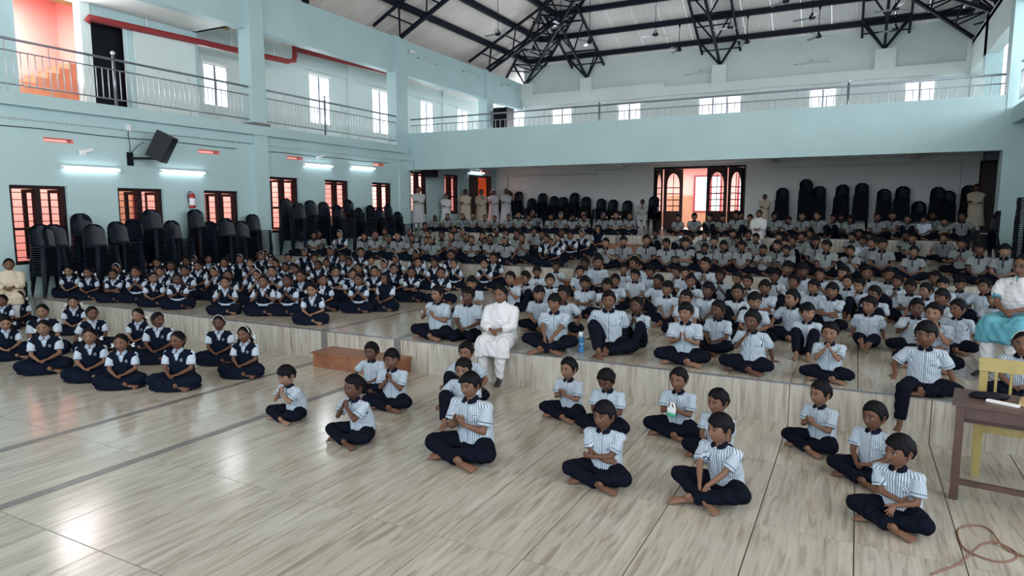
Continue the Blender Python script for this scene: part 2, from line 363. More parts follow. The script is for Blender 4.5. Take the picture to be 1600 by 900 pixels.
# vents
for i, (a, b2, z0, z1) in enumerate(vents):
    t = struct(ob('window_%d' % (i + 9), None, None, (XL, a, z0)), 'ventilation slot high in the left wall'); w, h = b2 - a, z1 - z0
    b_ = MB(); e = 0.014
    b_.box(-0.2, 0.004, 0, w, 0, e); b_.box(-0.2, 0.004, 0, w, h - e, h); b_.box(-0.2, 0.004, 0, e, e, h - e); b_.box(-0.2, 0.004, w - e, w, e, h - e)
    b_.obj('vent_frame', 'salmon', t)
    for k in range(3):
        b_ = MB(); b_.box(-0.11, -0.05, e, w - e, h * (k + 1) / 4 - 0.003, h * (k + 1) / 4 + 0.003); b_.obj('slat', 'salmon', t)
# lower windows
def low_window(i, a, b2, z0, z1):
    t = struct(ob('window_%d' % (i + 1), None, None, (XL - 0.12, a, z0)), 'dark wooden window with horizontal bars in the left wall'); w, h = b2 - a, z1 - z0; e = 0.07
    b_ = MB(); b_.box(-0.06, 0.05, 0, e, 0, h); b_.box(-0.06, 0.05, w - e, w, 0, h); b_.box(-0.06, 0.05, e, w - e, h - e, h); b_.box(-0.06, 0.05, e, w - e, 0, e)
    b_.obj('window_frame', 'frame_wood', t)
    b_ = MB(); b_.box(-0.06, 0.05, w / 2 - 0.055, w / 2 + 0.055, e, h - e); b_.obj('mullion', 'frame_wood', t)
    for y0, y1 in ((e, w / 2 - 0.055), (w / 2 + 0.055, w - e)):
        b_ = MB(); b_.box(-0.05, 0.045, y0, y1, h * 0.45 - 0.025, h * 0.45 + 0.025); b_.obj('transom', 'frame_wood', t)
        n = 10
        for k in range(n):
            z = e + (h - 2 * e) * (k + 0.5) / n
            b_ = MB(); b_.tube([(0.0, y0, z), (0.0, y1, z)], 0.009, 6); b_.obj('bar', 'bar_black', t)
    for y, d in ((e, -1), (w - e, 1), (w / 2, 1), (w / 2 - .0, -1)):   # casement leaves folded outwards
        b_ = MB(); L = 0.42; c = -0.07
        yy = y + (0.012 if d > 0 else -0.012) * (1 if y != w / 2 else 2)
        for (z0_, z1_) in ((e, e + 0.06), (h - e - 0.06, h - e), (h * 0.45 - 0.03, h * 0.45 + 0.03)): b_.box(c - L, c, yy - 0.012, yy + 0.012, z0_, z1_)
        b_.box(c - L, c - L + 0.06, yy - 0.012, yy + 0.012, e + .06, h - e - .06); b_.box(c - 0.05, c, yy - 0.012, yy + 0.012, e + .06, h - e - .06)
        b_.obj('casement', 'frame_wood', t)
for i, (a, b2, t_) in enumerate(win): low_window(i, *holes[i])
# corridor beyond the left wall
b_ = MB(); b_.box(-19.2, -19.0, 4, 32, -0.2, 4.15); struct(b_.obj('wall_corridor', 'salmon'), 'salmon wall of the corridor beyond the left windows')
b_ = MB(); b_.box(-19.0, XL - .25, 4, 32, -0.4, -0.1); struct(b_.obj('floor', 'wainscot'), 'corridor floor beyond the left windows')
b_ = MB(); b_.box(-19.0, XL - .25, 3.9, 4.0, -0.2, 4.15); b_.box(-19.0, XL - .25, 32, 32.1, -0.2, 4.15); struct(b_.obj('wall_corridor', 'salmon'))
# darker doors on the corridor wall seen through windows
for k, y in enumerate((11.2, 18.4, 27.0)):
    t = struct(ob('door_%d' % (k + 4), None, None, (-19.0, y, 0.9)), 'door on the salmon corridor wall')
    b_ = MB(); b_.box(0, 0.05, -0.07, 0, 0, 2.2); b_.box(0, 0.05, 0.95, 1.02, 0, 2.2); b_.box(0, 0.05, 0, 0.95, 2.1, 2.2); b_.obj('door_frame', 'frame_red', t)
    b_ = MB(); b_.box(0, 0.02, 0, 0.95, 0, 2.1); b_.obj('door_leaf', 'wainscot', t)
# ---- left gallery slab, its edge band and the wall behind
b_ = MB(); b_.box(-19.2, XL, -6, YF + 12, 4.17, 4.40); struct(b_.obj('floor', 'paint_white'), 'upper gallery floor slab on the left')
b_ = MB(); b_.box(XL, XL + 0.16, -6, YF - .1, 4.17, 4.42); struct(b_.obj('trim_1', 'paint'), 'projecting edge band of the left gallery')
XG = -17.5
uw = [(17.93, 18.98, 5.2, 6.93), (21.38, 22.40, 5.2, 6.95), (24.7, 25.7, 5.2, 6.96), (27.77, 28.75, 5.2, 7.0), (13.62, 14.5, 5.25, 6.5)]
wall_holes(mb := MB(), 'x', XG, 0.2, 12.6, 32, 4.4, 7.85, uw)
struct(mb.obj('wall_gallery_left', 'paint_pale'), 'pale wall behind the left gallery with tall bright windows')
# pilasters, lintel band and recessed panels on that wall
b_ = MB()
for y in (15.6, 19.9, 23.4, 26.4): b_.box(XG, XG + 0.07, y, y + 0.35, 4.4, 7.85)
b_.box(XG, XG + 0.05, 12.9, 32, 7.06, 7.35); b_.box(XG, XG + 0.09, 12.9, 32, 7.68, 7.85)
struct(b_.obj('trim_2', 'paint_pale'), 'pilasters and lintel band on the gallery wall')
def up_window(n, t, w, h, panes=2, reveal=0.0):
    e = 0.045
    b_ = MB(); b_.box(0, w, -0.04, 0.05, 0, e); b_.box(0, w, -0.04, 0.05, h - e, h); b_.box(0, e, -0.04, 0.05, e, h - e); b_.box(w - e, w, -0.04, 0.05, e, h - e)
    b_.obj('window_frame', 'white_plastic' if panes != 3 else 'white_plastic', t)
    for k in range(1, panes):
        b_ = MB(); x = w * k / panes; b_.box(x - 0.035, x + 0.035, -0.02, 0.04, e, h - e); b_.obj('mullion', 'steel_dark', t)
    b_ = MB(); b_.box(-0.08, w + 0.08, -0.10 - reveal, -0.04, h, h + 0.07); b_.obj('hood', 'paint_white', t)
for i, (a, b2, z0, z1) in enumerate(uw):
    t = struct(ob('window_%d' % (i + 13), None, None, (XG - 0.06, a, z0), (0, 0, R(90))), 'tall bright window behind the left gallery')
    up_window(i, t, b2 - a, z1 - z0)
# projecting room at the near end of the gallery, with a dark doorway and the pink stair opening
wall_holes(mb := MB(), 'x', -16.5, 0.2, -6, 12.72, 4.4, 7.0, [(8.18, 9.55, 4.4, 7.0), (9.78, 10.72, 4.4, 6.72)])
mb.box(XG, -16.71, 12.60, 12.72, 4.4, 7.0)
struct(mb.obj('wall_gallery_room', 'paint'), 'aqua wall of the room projecting into the left gallery')
b_ = MB(); b_.box(-16.52, -16.44, 9.55, 9.78, 4.4, 7.0); struct(b_.obj('trim_3', 'paint_pale'))
b_ = MB(); b_.box(-16.49, -16.45, 10.85, 12.6, 4.4, 6.75); struct(b_.obj('trim_4', 'paint_pale'), 'flat panel on the room wall')
b_ = MB(); b_.box(-16.9, -16.86, 9.76, 10.9, 4.4, 6.9); b_.box(-17.6, -16.7, 10.8, 10.86, 4.4, 6.9); struct(b_.obj('door_7', 'black'), 'black panels as shade inside the left gallery doorway')  # black sheets behind the opening stand for the shade inside it
b_ = MB(); b_.box(-20.6, -20.4, 5, 13, 4.4, 9.0); b_.box(-20.4, -16.7, 11.2, 11.3, 4.4, 9.0); b_.box(-20.4, -16.7, 5.0, 5.1, 4.4, 9)
b_.box(-20.4, -16.7, 5.1, 11.2, 8.2, 8.3)
struct(b_.obj('wall_stair', 'salmon'), 'pink stairwell wall at the near end of the gallery')
b_ = MB()
for k in range(10): b_.box(-20.3, -19.2, 11.1 - 0.3 * (k + 1), 11.1 - 0.3 * k, 4.4, 4.4 + 0.17 * (10 - k))
struct(b_.obj('trim_5', 'wainscot'), 'stair flight inside the pink stairwell')
# gallery ceiling, sloping down towards the wall at the near end
b_ = MB(); b_.box(XG - .2, XL - .1, 12.7, 32, 7.85, 8.0); b_.box(-16.7, XL - .1, -6, 12.7, 7.0, 7.15); b_.box(-17.6, XL - .4, 12.6, 12.7, 7.0, 7.9)
struct(b_.obj('ceiling', 'paint_white'), 'underside of the left gallery roof')
# roof beam over the gallery front, columns
b_ = MB(); b_.box(XL - 0.35, XL - 0.02, -6, YU, 6.98, 8.2); struct(b_.obj('trim_6', 'paint'), 'deep aqua roof beam above the left gallery')
COLY = [(12.95, 13.42), (19.35, 20.0), (25.85, 26.4)]
for i, (a, b2) in enumerate(COLY):
    b_ = MB()
    if i == 0: b_.box(XL - 0.36, XL + 0.10, a, b2, 0.5, 8.2)
    elif i == 1: b_.box(XL - 0.36, XL + 0.06, a, b2, 4.4, 8.22); b_.box(XL - .3, XL + 0.06, a + .1, b2, 0.8, 4.4)
    else: b_.box(XL - 0.40, XL + 0.04, a, b2, 4.4, 8.2)
    struct(b_.obj('trim_%d' % (7 + i), 'paint'), 'square aqua column on the left side')
b_ = MB(); b_.box(XL - 0.40, XL + 0.17, 12.9, 13.47, 4.42, 4.50); struct(b_.obj('trim_10', 'grey_stripe'))
# ---- back balcony
b_ = MB(); b_.box(XL, XR - .25, YF, YF + 0.25, 3.58, 4.90); struct(b_.obj('trim_11', 'paint'), 'deep pale aqua front beam of the back balcony')
b_ = MB(); b_.box(XL, XW, YF + .25, YU, 4.25, 4.45); struct(b_.obj('floor', 'paint_white'), 'back balcony slab')
b_ = MB()
for x in (-8.9, -3.0, 1.5): b_.box(x, x + 0.25, YF + .25, YB, 3.85, 4.25)
b_.box(XL, XW, 23.2, 23.45, 3.9, 4.25); b_.box(XL, XW, YB - .25, YB, 3.95, 4.25)
struct(b_.obj('trim_12', 'paint_white'), 'beams under the back balcony')
# back wall, lower, with the big door opening and a door at the right
BD = (-7.45, -3.88, 1.34, 3.84); RD = (3.50, 4.28, 1.34, 3.75)
wall_holes(mb := MB(), 'y', YB, 0.2, XL, XW, -0.1, 4.25, [BD, RD]); struct(mb.obj('wall_back', 'paint_white'), 'whitish back wall under the balcony')
b_ = MB(); b_.box(-14.2, -9.9, YB - 0.03, YB, 3.62, 3.66); b_.box(-14.2, -14.16, YB - .03, YB, 1.4, 3.62); b_.box(-9.94, -9.9, YB - 0.03, YB, 3.66, 3.80); b_.box(-9.9, -8.2, YB - 0.03, YB, 3.77, 3.80)
b_.box(-3.2, 3.0, YB - 0.025, YB, 3.70, 3.72); b_.box(2.98, 3.0, YB - 0.03, YB, 2.2, 3.7)
struct(b_.obj('trim_13', 'pipe_grey'), 'thin wiring casing on the back wall')
# corridor behind the back doors
wall_holes(mb := MB(), 'y', YU, 0.2, XL, XW, -0.1, 4.25, [(-6.45, -5.25, 2.02, 3.62), (-4.6, -3.6, 2.02, 3.62)]); struct(mb.obj('wall_back_corridor', 'salmon'), 'salmon wall beyond the back doors')
b_ = MB(); b_.box(XL, XW, YU - 0.03, YU, 1.34, 2.02); b_.box(-7.6, -6.5, YU - 0.03, YU, 2.02, 2.75); struct(b_.obj('trim_14', 'wainscot'), 'brown dado beyond the back doors')
b_ = MB(); b_.box(XL, XW, YB, YU, 0.9, 1.34); struct(b_.obj('floor', 'paint_white'), 'corridor floor beyond the back doors')
for i, x in enumerate((-6.45, -4.6)):
    w = 1.2 if i == 0 else 1.0
    t = struct(ob('window_%d' % (18 + i), None, None, (x, YU, 2.02)), 'red framed window beyond the back doors')
    b_ = MB(); e = 0.07
    b_.box(0, w, -0.06, 0.05, 0, e); b_.box(0, w, -0.06, 0.05, 1.6 - e, 1.6); b_.box(0, e, -0.06, 0.05, e, 1.6 - e); b_.box(w - e, w, -0.06, 0.05, e, 1.6 - e); b_.obj('window_frame', 'frame_red', t)
    b_ = MB(); b_.box(w * .56, w * .56 + .1, -.05, .04, e, 1.6 - e); b_.obj('mullion', 'frame_red', t)
    b_ = MB(); b_.box(e, w - e, -.02, .0, .78, .80); b_.obj('bar', 'frame_red', t)
# arched double-door leaves
def leaf(t, w, h, hinge, ang, side):
    """one leaf with an arched glazed opening; x from hinge"""
    l = ob('door_leaf', None, t, hinge, (0, 0, ang))
    n = 14; x0, x1, zb, zs = 0.13 * side, (w - 0.13) * side, 0.72, 1.62; ap = 2.22
    out = [(0, 0), (0, h), (w * side, h), (w * side, 0)]
    inner = [(x0, zb), (x0, zs)]
    for k in range(1, n): a = math.pi * k / n; inner.append(((x0 + x1) / 2 - (x1 - x0) / 2 * math.cos(a), zs + (ap - zs) * math.sin(a) ** 0.75))
    inner += [(x1, zs), (x1, zb)]
    outer = []
    for (x, z) in inner:
        if z <= zb + .01: outer.append((0 if abs(x - x0) < 1e-6 else w * side, 0))
        elif z <= zs + .01: outer.append((0 if abs(x - x0) < 1e-6 else w * side, zs))
        else: outer.append(((x - (x0 + x1) / 2) / ((x1 - x0) / 2) * w / 2 * side + w / 2 * side, h))
    outer[1] = (0, h * 0.8); outer[-2] = (w * side, h * 0.8)
    b_ = MB(); N = len(inner); vs = []
    for y in (-0.022, 0.022): vs += [(x, y, z) for x, z in inner] + [(x, y, z) for x, z in outer]
    fs = []
    for k in range(N - 1):
        fs += [(k, k + 1, N + k + 1, N + k), (2 * N + k, 3 * N + k, 3 * N + k + 1, 2 * N + k + 1), (k, 2 * N + k, 2 * N + k + 1, k + 1), (N + k, N + k + 1, 3 * N + k + 1, 3 * N + k)]
    fs += [(0, N, 2 * N - 1, N - 1), (2 * N, 3 * N - 1, 4 * N - 1, 3 * N), (0, N - 1, 3 * N - 1, 2 * N)]
    b_.add(vs, fs)
    a, c = sorted((x0, x1)); b_.box(a - .02, c + .02, -0.015, 0.015, 0.05, zb + 0.02)
    b_.obj('leaf_frame', 'dark_door', l)
    for z in (0.94, 1.18, 1.42, 1.66):
        b_ = MB(); b_.box(min(x0, x1), max(x0, x1), -0.012, 0.012, z - 0.018, z + 0.018); b_.obj('glazing_bar', 'dark_door', l)
    b_ = MB(); b_.box((x0 + x1) / 2 - .01, (x0 + x1) / 2 + .01, -0.01, 0.01, 0.74, 2.18); b_.obj('glazing_bar', 'dark_door', l)
t = struct(ob('door_1', None, None, ((BD[0] + BD[1]) / 2, YB + 0.05, 1.34)), 'wide dark doorway with folded arched glass leaves'); hw = (BD[1] - BD[0]) / 2; H_ = BD[3] - BD[2]
b_ = MB(); b_.box(-hw, -hw + .07, -.07, .12, 0, H_); b_.box(hw - .07, hw, -.07, .12, 0, H_); b_.box(-hw + .07, hw - .07, -.07, .12, H_ - .08, H_); b_.obj('door_frame', 'frame_wood', t)
leaf(t, 0.86, H_ - .1, (-hw + .08, 0, 0), R(-58), 1); leaf(t, 0.86, H_ - .1, (-hw + .10 + .50, -0.72, 0), R(47), 1)
leaf(t, 0.86, H_ - .1, (hw - .08, 0, 0), R(60), -1); leaf(t, 0.86, H_ - .1, (hw - .12 - .44, -0.74, 0), R(-20), -1)
# right-hand door in the back wall: closed dark leaf
t = struct(ob('door_2', None, None, (RD[0], YB, RD[2])), 'plain dark door at the right end of the back wall'); w, h = RD[1] - RD[0], RD[3] - RD[2]
b_ = MB(); b_.box(0, .06, -.05, .1, 0, h); b_.box(w - .06, w, -.05, .1, 0, h); b_.box(.06, w - .06, -.05, .1, h - .07, h); b_.obj('door_frame', 'frame_wood', t)
b_ = MB(); b_.box(.06, w - .06, 0, .04, 0.04, h - .07); b_.obj('door_leaf', 'dark_door', t)
for z in (0.25, 1.3):
    b_ = MB(); b_.box(.16, w - .16, -.012, .0, z, z + .85); b_.obj('door_panel', 'dark_door', t)
# door in the left wall: one leaf dark, one leaf orange in the light
t = struct(ob('door_3', None, None, (XL - .1, ldoor[0], 1.34)), 'open double door at the back of the left wall, one leaf orange'); w, h = ldoor[1] - ldoor[0], ldoor[3] - ldoor[2]
b_ = MB(); b_.box(-.1, .12, 0, .08, 0, h); b_.box(-.1, .12, w - .08, w, 0, h); b_.box(-.1, .12, .08, w - .08, h - .08, h); b_.obj('door_frame', 'frame_wood', t)
b_ = MB(); b_.box(0, .86, -.02, .02, 0, h - .1); o = b_.obj('door_leaf', 'dark_door', t, loc=(-.02, .12, .02)); o.rotation_euler = (0, 0, R(92))
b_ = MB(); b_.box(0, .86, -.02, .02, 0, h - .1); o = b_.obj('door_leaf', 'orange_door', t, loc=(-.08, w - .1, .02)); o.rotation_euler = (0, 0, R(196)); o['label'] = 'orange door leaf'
# upper back wall with bright windows
bw = [(-13.3, -12.28), (-10.0, -8.95), (-6.36, -4.6), (-2.0, -0.98), (1.31, 2.3)]
b_ = wall_holes(MB(), 'y', YU, 0.25, XL, XW, 4.45, 9.3, [(a, c, 5.5, 6.93) for a, c in bw]); struct(b_.obj('wall_back_upper', 'paint_pale'), 'tall pale wall above the back balcony')
b_ = MB(); b_.box(XL, -7.83, YU - 0.22, YU, 7.1, 7.66); b_.box(-7.83, XR, YU - 0.22, YU, 7.1, 7.48)
for x, w in ((XL - 0.1, 0.7), (-11.75, 0.55), (-5.8, 0.6), (0.25, 0.7), (XR - .15, 0.7)): b_.box(x, x + w, YU - 0.30, YU, 7.4, 8.18)
struct(b_.obj('trim_15', 'band_pale'), 'ring beam and short pilasters on the upper back wall')
for i, (a, c) in enumerate(bw):
    t = struct(ob('window_%d' % (20 + i), None, None, (a, YU + .08, 5.5)), 'bright window above the back balcony'); up_window(i, t, c - a, 1.43, 3 if i == 2 else 2, 0.1)
    if i == 3:
        for k in range(7):
            b_ = MB(); b_.box(.05 + k * .15, .07 + k * .15, 0.0, 0.02, .05, 1.38); b_.obj('bar', 'steel_dark', t)
# open white casement on the second window
b_ = MB(); b_.box(0, .9, -.02, .02, 0, .05); b_.box(0, .9, -.02, .02, 1.3, 1.35); b_.box(0, .05, -.02, .02, .05, 1.3); b_.box(.85, .9, -.02, .02, .05, 1.3)
o = b_.obj('casement', 'white_plastic', bpy.data.objects['window_21'], loc=(1.05, -.08, .04)); o.rotation_euler = (0, 0, R(-35))
# ---- right side
b_ = MB(); b_.box(XW, XW + .25, YF - 8.0, YB, -0.1, 4.2); struct(b_.obj('wall_right', 'paint'), 'aqua right wall')
b_ = MB(); b_.box(XR - .25, XR + .28, YF - .02, YF + .5, 0.8, 8.2); b_.box(XR, XR + .45, 25.85, 26.4, 4.4, 8.2); b_.box(XR + .05, XR + .55, 13.0, 13.5, .4, 8.2)
struct(b_.obj('trim_16', 'paint'), 'square columns on the right side')
b_ = MB(); b_.box(XR, XR + .35, 9, YU, 7.0, 8.2); struct(b_.obj('trim_17', 'paint_pale'), 'roof beam above the right gallery')
b_ = MB(); b_.box(XR, XR + 4.5, 9, YF, 4.2, 4.45); b_.box(XR - .12, XR, 9, YF - .05, 4.2, 4.6); b_.box(XR + .28, XR + 4.5, YF, YU, 4.2, 4.45); struct(b_.obj('floor', 'paint'), 'right gallery slab and its edge')
b_ = MB(); b_.box(XR, 8, 9, YU, 8.0, 8.15); struct(b_.obj('ceiling', 'paint_white'), 'underside of the right gallery roof')
b_ = MB(); b_.tube([(3.62, YF - 0.05, 1.5), (3.62, YF - .05, 4.05), (4.2, YF - .05, 4.05)], .03, 8); b_.obj('conduit', 'pipe_grey', bpy.data.objects['trim_16'])
b_ = MB(); b_.tube([(3.35, YU - .3, 5.0), (3.35, YU - .3, 8.1)], .05, 8); b_.obj('drain_pipe', 'pipe_grey', bpy.data.objects['trim_17'])
# ---- roof: sheets on a hipped roof, slope .52
SL, Z0 = 0.52, 9.02; XC = (XL + 3.62) / 2; XRR = 3.62; AM = XC - XL
def zr(a): return Z0 + SL * a
roof = struct(ob('ceiling', None), 'ribbed metal roof sheets on the hipped roof')
def sheet(pts, m):
    b_ = MB(); n = len(pts); vs = [Vector(p) for p in pts] + [Vector(p) + Vector((0, 0, .03)) for p in pts]
    b_.add(vs, [tuple(range(n)), tuple(range(2 * n - 1, n - 1, -1))] + [(k, n + k, n + (k + 1) % n, (k + 1) % n) for k in range(n)])
    return b_.obj('roof_sheet', m, roof)
st_ = 1.06; g = 0.006
y = YU + 3.0
while y > -6:
    a0 = -3.3; y1, y0 = y - g, y - st_ + g
    t1, t0 = min(AM, YU - y1), min(AM, YU - y0); m = 'sheet_side' if y > 15.3 else 'tan_board'
    if t1 > a0 + .2:
        for (c, d1, d0) in ((a0, min(2.2, t1), min(2.2, t0)), (2.21, t1, t0)):
            if d0 > c + .05:
                d1 = max(d1, c + .01)
                sheet([(XL + c, y0, zr(c)), (XL + d0, y0, zr(d0)), (XL + d1, y1, zr(d1)), (XL + c, y1, zr(c))], m)
                sheet([(XRR - c, y1, zr(c)), (XRR - d1, y1, zr(d1)), (XRR - d0, y0, zr(d0)), (XRR - c, y0, zr(c))], m)
    y -= st_
x = XL - .27
while x < XRR:
    x0, x1 = x + g, x + st_ - g; a0 = -.5
    t0, t1 = min(x0 - XL, XRR - x0), min(x1 - XL, XRR - x1)
    for c, d0, d1 in ((a0, min(2.2, t0), min(2.2, t1)), (2.21, t0, t1)):
        if max(d0, d1) > c + .05:
            d0, d1 = max(d0, c + .01), max(d1, c + .01)
            sheet([(x1, YU - c, zr(c)), (x1, YU - d1, zr(d1)), (x0, YU - d0, zr(d0)), (x0, YU - c, zr(c))], 'sheet_back')
    x += st_
b_ = MB(); b_.box(XL - .1, XL + .05, 15.1, 15.25, 8.2, 9.2); struct(b_.obj('trim_18', 'truss'), 'short dark post on the left roof beam')
# purlins under the sheets
def purlin(p, q, w=.16, h=.2):
    b_ = MB(); b_.bar(p, q, w, h); o = b_.obj('purlin', 'truss'); return struct(o, 'dark steel purlin under the roof sheets')
for a in (0.47, 1.66, 2.9, 4.2, 5.5, 6.8, 8.1):
    z = zr(a) - .13
    purlin((XL + a, -6 if a > .5 else 6, z), (XL + a, YU - a, z)); purlin((XRR - a, -6, z), (XRR - a, YU - a, z)); purlin((XL + a, YU - a, z), (XRR - a, YU - a, z))
# triangular trusses
def truss(base, along, across, amax, label, sc_=1.0, hip=1.0):
    """bottom chord from the bearing, two top chords under the sheets, all rising inward"""
    base, d, c = Vector(base), Vector(along).normalized(), Vector(across).normalized()
    t = ob('roof_truss', None, None, base); tag(t, label, 'truss'); t['kind'] = 'structure'; del t['category']
    dz = SL * hip; dep = .82; wd = .78
    def P(a, k):   # k 0 bottom, -1/+1 top chords
        if k == 0: return d * a + Vector((0, 0, dz * a))
        return d * a + c * (wd * k) + Vector((0, 0, dep - .22 + dz * a))
    def chord(n_, p, q, w=.085): b_ = MB(); b_.bar(p, q, w); b_.obj(n_, 'truss', t)
    chord('chord', P(0, 0), P(amax, 0), .10)
    for k in (-1, 1): chord('chord', P(-.55, k), P(amax, k), .085)
    n = max(2, int(amax / 1.15)); s_ = amax / n
    for k in (-1, 1): chord('strut', P(0, 0), P(.55, k), .055)
    for i in range(n):
        a = i * s_
        for k in (-1, 1):
            chord('web', P(a, 0), P(a + s_ * .5, k), .05); chord('web', P(a + s_ * .5, k), P(a + s_, 0), .05)
        chord('tie', P(a + s_ * .5, -1), P(a + s_ * .5, 1), .05); chord('tie', P(a + .05, -1), P(a + .05, 1), .045)
    return t
zb = 8.2
names = ['nearest of the three left trusses', 'middle one of the three left trusses', 'third left truss near the corner']
for y, nm in ((13.2, names[0]), (19.7, names[1]), (26.1, names[2])):
    am = min(AM, max(3.5, YU - y))
    truss((XL, y, zb), (1, 0, 0), (0, 1, 0), am, 'triangular dark steel roof truss, ' + nm)
    truss((XRR, y, zb), (-1, 0, 0), (0, 1, 0), am, 'triangular dark steel roof truss on the right side, ' + nm.split(' left')[0].split(' of')[0])
for x, nm in ((-11.5, 'left'), (-5.5, 'middle'), (.55, 'right')):
    truss((x, YU - .1, zb), (0, -1, 0), (1, 0, 0), min(9.1, x - XL, XRR - x) if nm != 'middle' else 9.1, 'triangular dark steel truss on the back wall, %s one of three' % nm)
truss((XL + .1, YU - .1, zb - .05), (1, -1, 0), (1, 1, 0), AM * 1.414, 'dark steel hip truss rising from the left back corner', hip=.707)
truss((XRR - .1, YU - .1, zb - .05), (-1, -1, 0), (1, -1, 0), AM * 1.414, 'dark steel hip truss rising from the right back corner', hip=.707)
# =================================================================== things on and around the walls
# ---- railings
def railing(name, label, p, q, z0, posts, n_bal, group=None, finial=True):
    p, q = Vector(p), Vector(q); L = (q - p).length; ang = math.atan2(q.y - p.y, q.x - p.x)
    t = thing(name, label, 'railing', (p.x, p.y, z0), ang)
    def hb(z, r, n_='rail', m='steel_dark'): b_ = MB(); b_.tube([(0, 0, z), (L, 0, z)], r, 8); b_.obj(n_, m, t, True)
    hb(1.02, .027, 'handrail'); hb(.80, .015); hb(.16, .015)
    k = 0
    for i in range(n_bal + 1):
        x = L * (i + .5) / (n_bal + 1)
        if any(abs(x - a) < .05 for a in posts): continue
        b_ = MB()
        if i % 6 == 5: b_.tube([(x, 0, 0), (x, 0, 1.0)], .012, 6)
        else: b_.tube([(x, 0, .16), (x, 0, .80)], .012, 6)
        b_.obj('baluster', 'steel', t, True)
    for a in posts:
        b_ = MB(); b_.tube([(a, 0, 0), (a, 0, 1.10)], .03, 10); o = b_.obj('post', 'steel_dark', t, True)
        b_ = MB(); b_.ell((a, 0, 1.16), .048, 0, 10, 6); b_.obj('finial', 'steel', o, True)
    return t
railing('gallery_railing', 'steel railing along the left gallery, nearest bay', (XL, 4.0, 0), (XL, 12.9, 0), 4.42, [5.25], 66)
railing('gallery_railing', 'steel railing along the left gallery, second bay between the two aqua columns', (XL, 13.45, 0), (XL, 19.4, 0), 4.42, [2.35], 44)
railing('balcony_railing', 'long steel railing along the back balcony', (XL + .1, YF + .1, 0), (XR - .3, YF + .1, 0), 4.50 - .12, [3.4, 7.3, 14.3], 96)
railing('gallery_railing', 'steel railing on the right gallery', (XR - .05, 13.6, 0), (XR - .05, 19.8, 0), 4.6, [3.0], 40)
# ---- fluorescent tubes
def tube_light(loc, rz, label):
    t = thing('tube_light', label, 'light', loc, rz)
    b_ = MB(); b_.box(-.62, .62, -.03, 0.0, .015, .05); b_.obj('batten', 'white_plastic', t)
    b_ = MB(); b_.tube([(-.585, .035, 0), (.585, .035, 0)], .014, 10); b_.obj('tube', 'tube', t, True)
    for x in (-.6, .6): b_ = MB(); b_.box(x - .015, x + .015, -.03, .055, -.02, .03); b_.obj('holder', 'white_plastic', t)
tp = [((98, 263), (186, 266)), ((250, 268), (320, 271)), ((474, 258), (520, 260)), ((547, 262), (586, 263))]
nm = ['leftmost on the wall above the barred windows', 'left of the first aqua column', 'just right of the first aqua column', 'near the second aqua column']
for (a, b2), n_ in zip(tp, nm):
    p, q = onx(*a, XL + .04), onx(*b2, XL + .04); tube_light(((p.x), (p.y + q.y) / 2, (p.z + q.z) / 2), R(-90), 'lit white tube light, ' + n_)
tube_light((XL + .06, 24.9, 3.72), R(-90), 'lit white tube light under the balcony above the left door')
# unlit battens on the roof beam and upper back wall
def batten(loc, rz, L, label):
    t = thing('light_batten', label, 'light', loc, rz)
    b_ = MB(); b_.box(-L / 2, L / 2, 0, .05, 0, .035); b_.obj('batten', 'pipe_grey', t)
    b_ = MB(); b_.tube([(-L / 2, .06, .01), (L / 2, .06, .01)], .013, 8); b_.obj('tube', 'white_plastic', t, True)
    for x in (-L / 2, L / 2): b_ = MB(); b_.box(x - .012, x + .012, .03, .08, -.02, .03); b_.obj('holder', 'steel_dark', t)
    b_ = MB(); b_.box(-.05, .05, 0, .05, .09, .17); b_.obj('junction_box', 'pipe_grey', t)
for (a, b2, n_) in (((652, 91), (682, 101), 'nearer one on the beam above the left gallery'), ((723, 113), (747, 120), 'second one on the beam above the left gallery'), ((783, 133), (804, 140), 'last one on the beam beside the corner')):
    p, q = onx(*a, XL), onx(*b2, XL); batten((XL - .02, (p.y + q.y) / 2, (p.z + q.z) / 2), R(-90), q.y - p.y, 'unlit tube fitting, ' + n_)
for (a, b2, n_) in (((1072, 118), (1118, 112), 'left of two on the upper back wall'), ((1241, 102), (1295, 97), 'right of two on the upper back wall')):
    p, q = ony(*a, YU - .02), ony(*b2, YU - .02); batten(((p.x + q.x) / 2, YU, (p.z + q.z) / 2), R(180), q.x - p.x, 'unlit tube fitting, ' + n_)
# ---- conduits and cable lines
b_ = MB(); b_.tube([(XL + .02, 4, 3.93), (XL + .02, 12.95, 3.93)], .016, 6); b_.tube([(XL + .02, 13.45, 3.93), (XL + .02, 19.4, 3.93), (XL + .3, 19.4, 3.93), (XL + .3, 19.98, 3.93), (XL + .3, 19.98, 3.5)], .016, 6)
tag(b_.obj('wiring_conduit', 'pipe_grey', None, True), 'thin pale wiring conduit running along the left wall', 'conduit')
for k in range(14):
    y = 5.0 + k * 1.05
    if 12.8 < y < 13.6: continue
    b_ = MB(); b_.box(XL, XL + .05, y, y + .05, 3.905, 3.955); b_.obj('clip', 'pipe_grey', bpy.data.objects['wiring_conduit'])
b_ = MB(); pts = [(XL + .03, 4 + i * .6, 3.76 + .012 * math.sin(i * 1.3)) for i in range(15)]; b_.tube(pts, .008, 5)
b_.tube([(XL + .03, 13.5 + i * .6, 3.76 + .012 * math.sin(i * 1.7)) for i in range(10)], .008, 5)
tag(b_.obj('black_cable', 'black', None, True), 'thin black cable strung along the left wall under the conduit', 'cable')
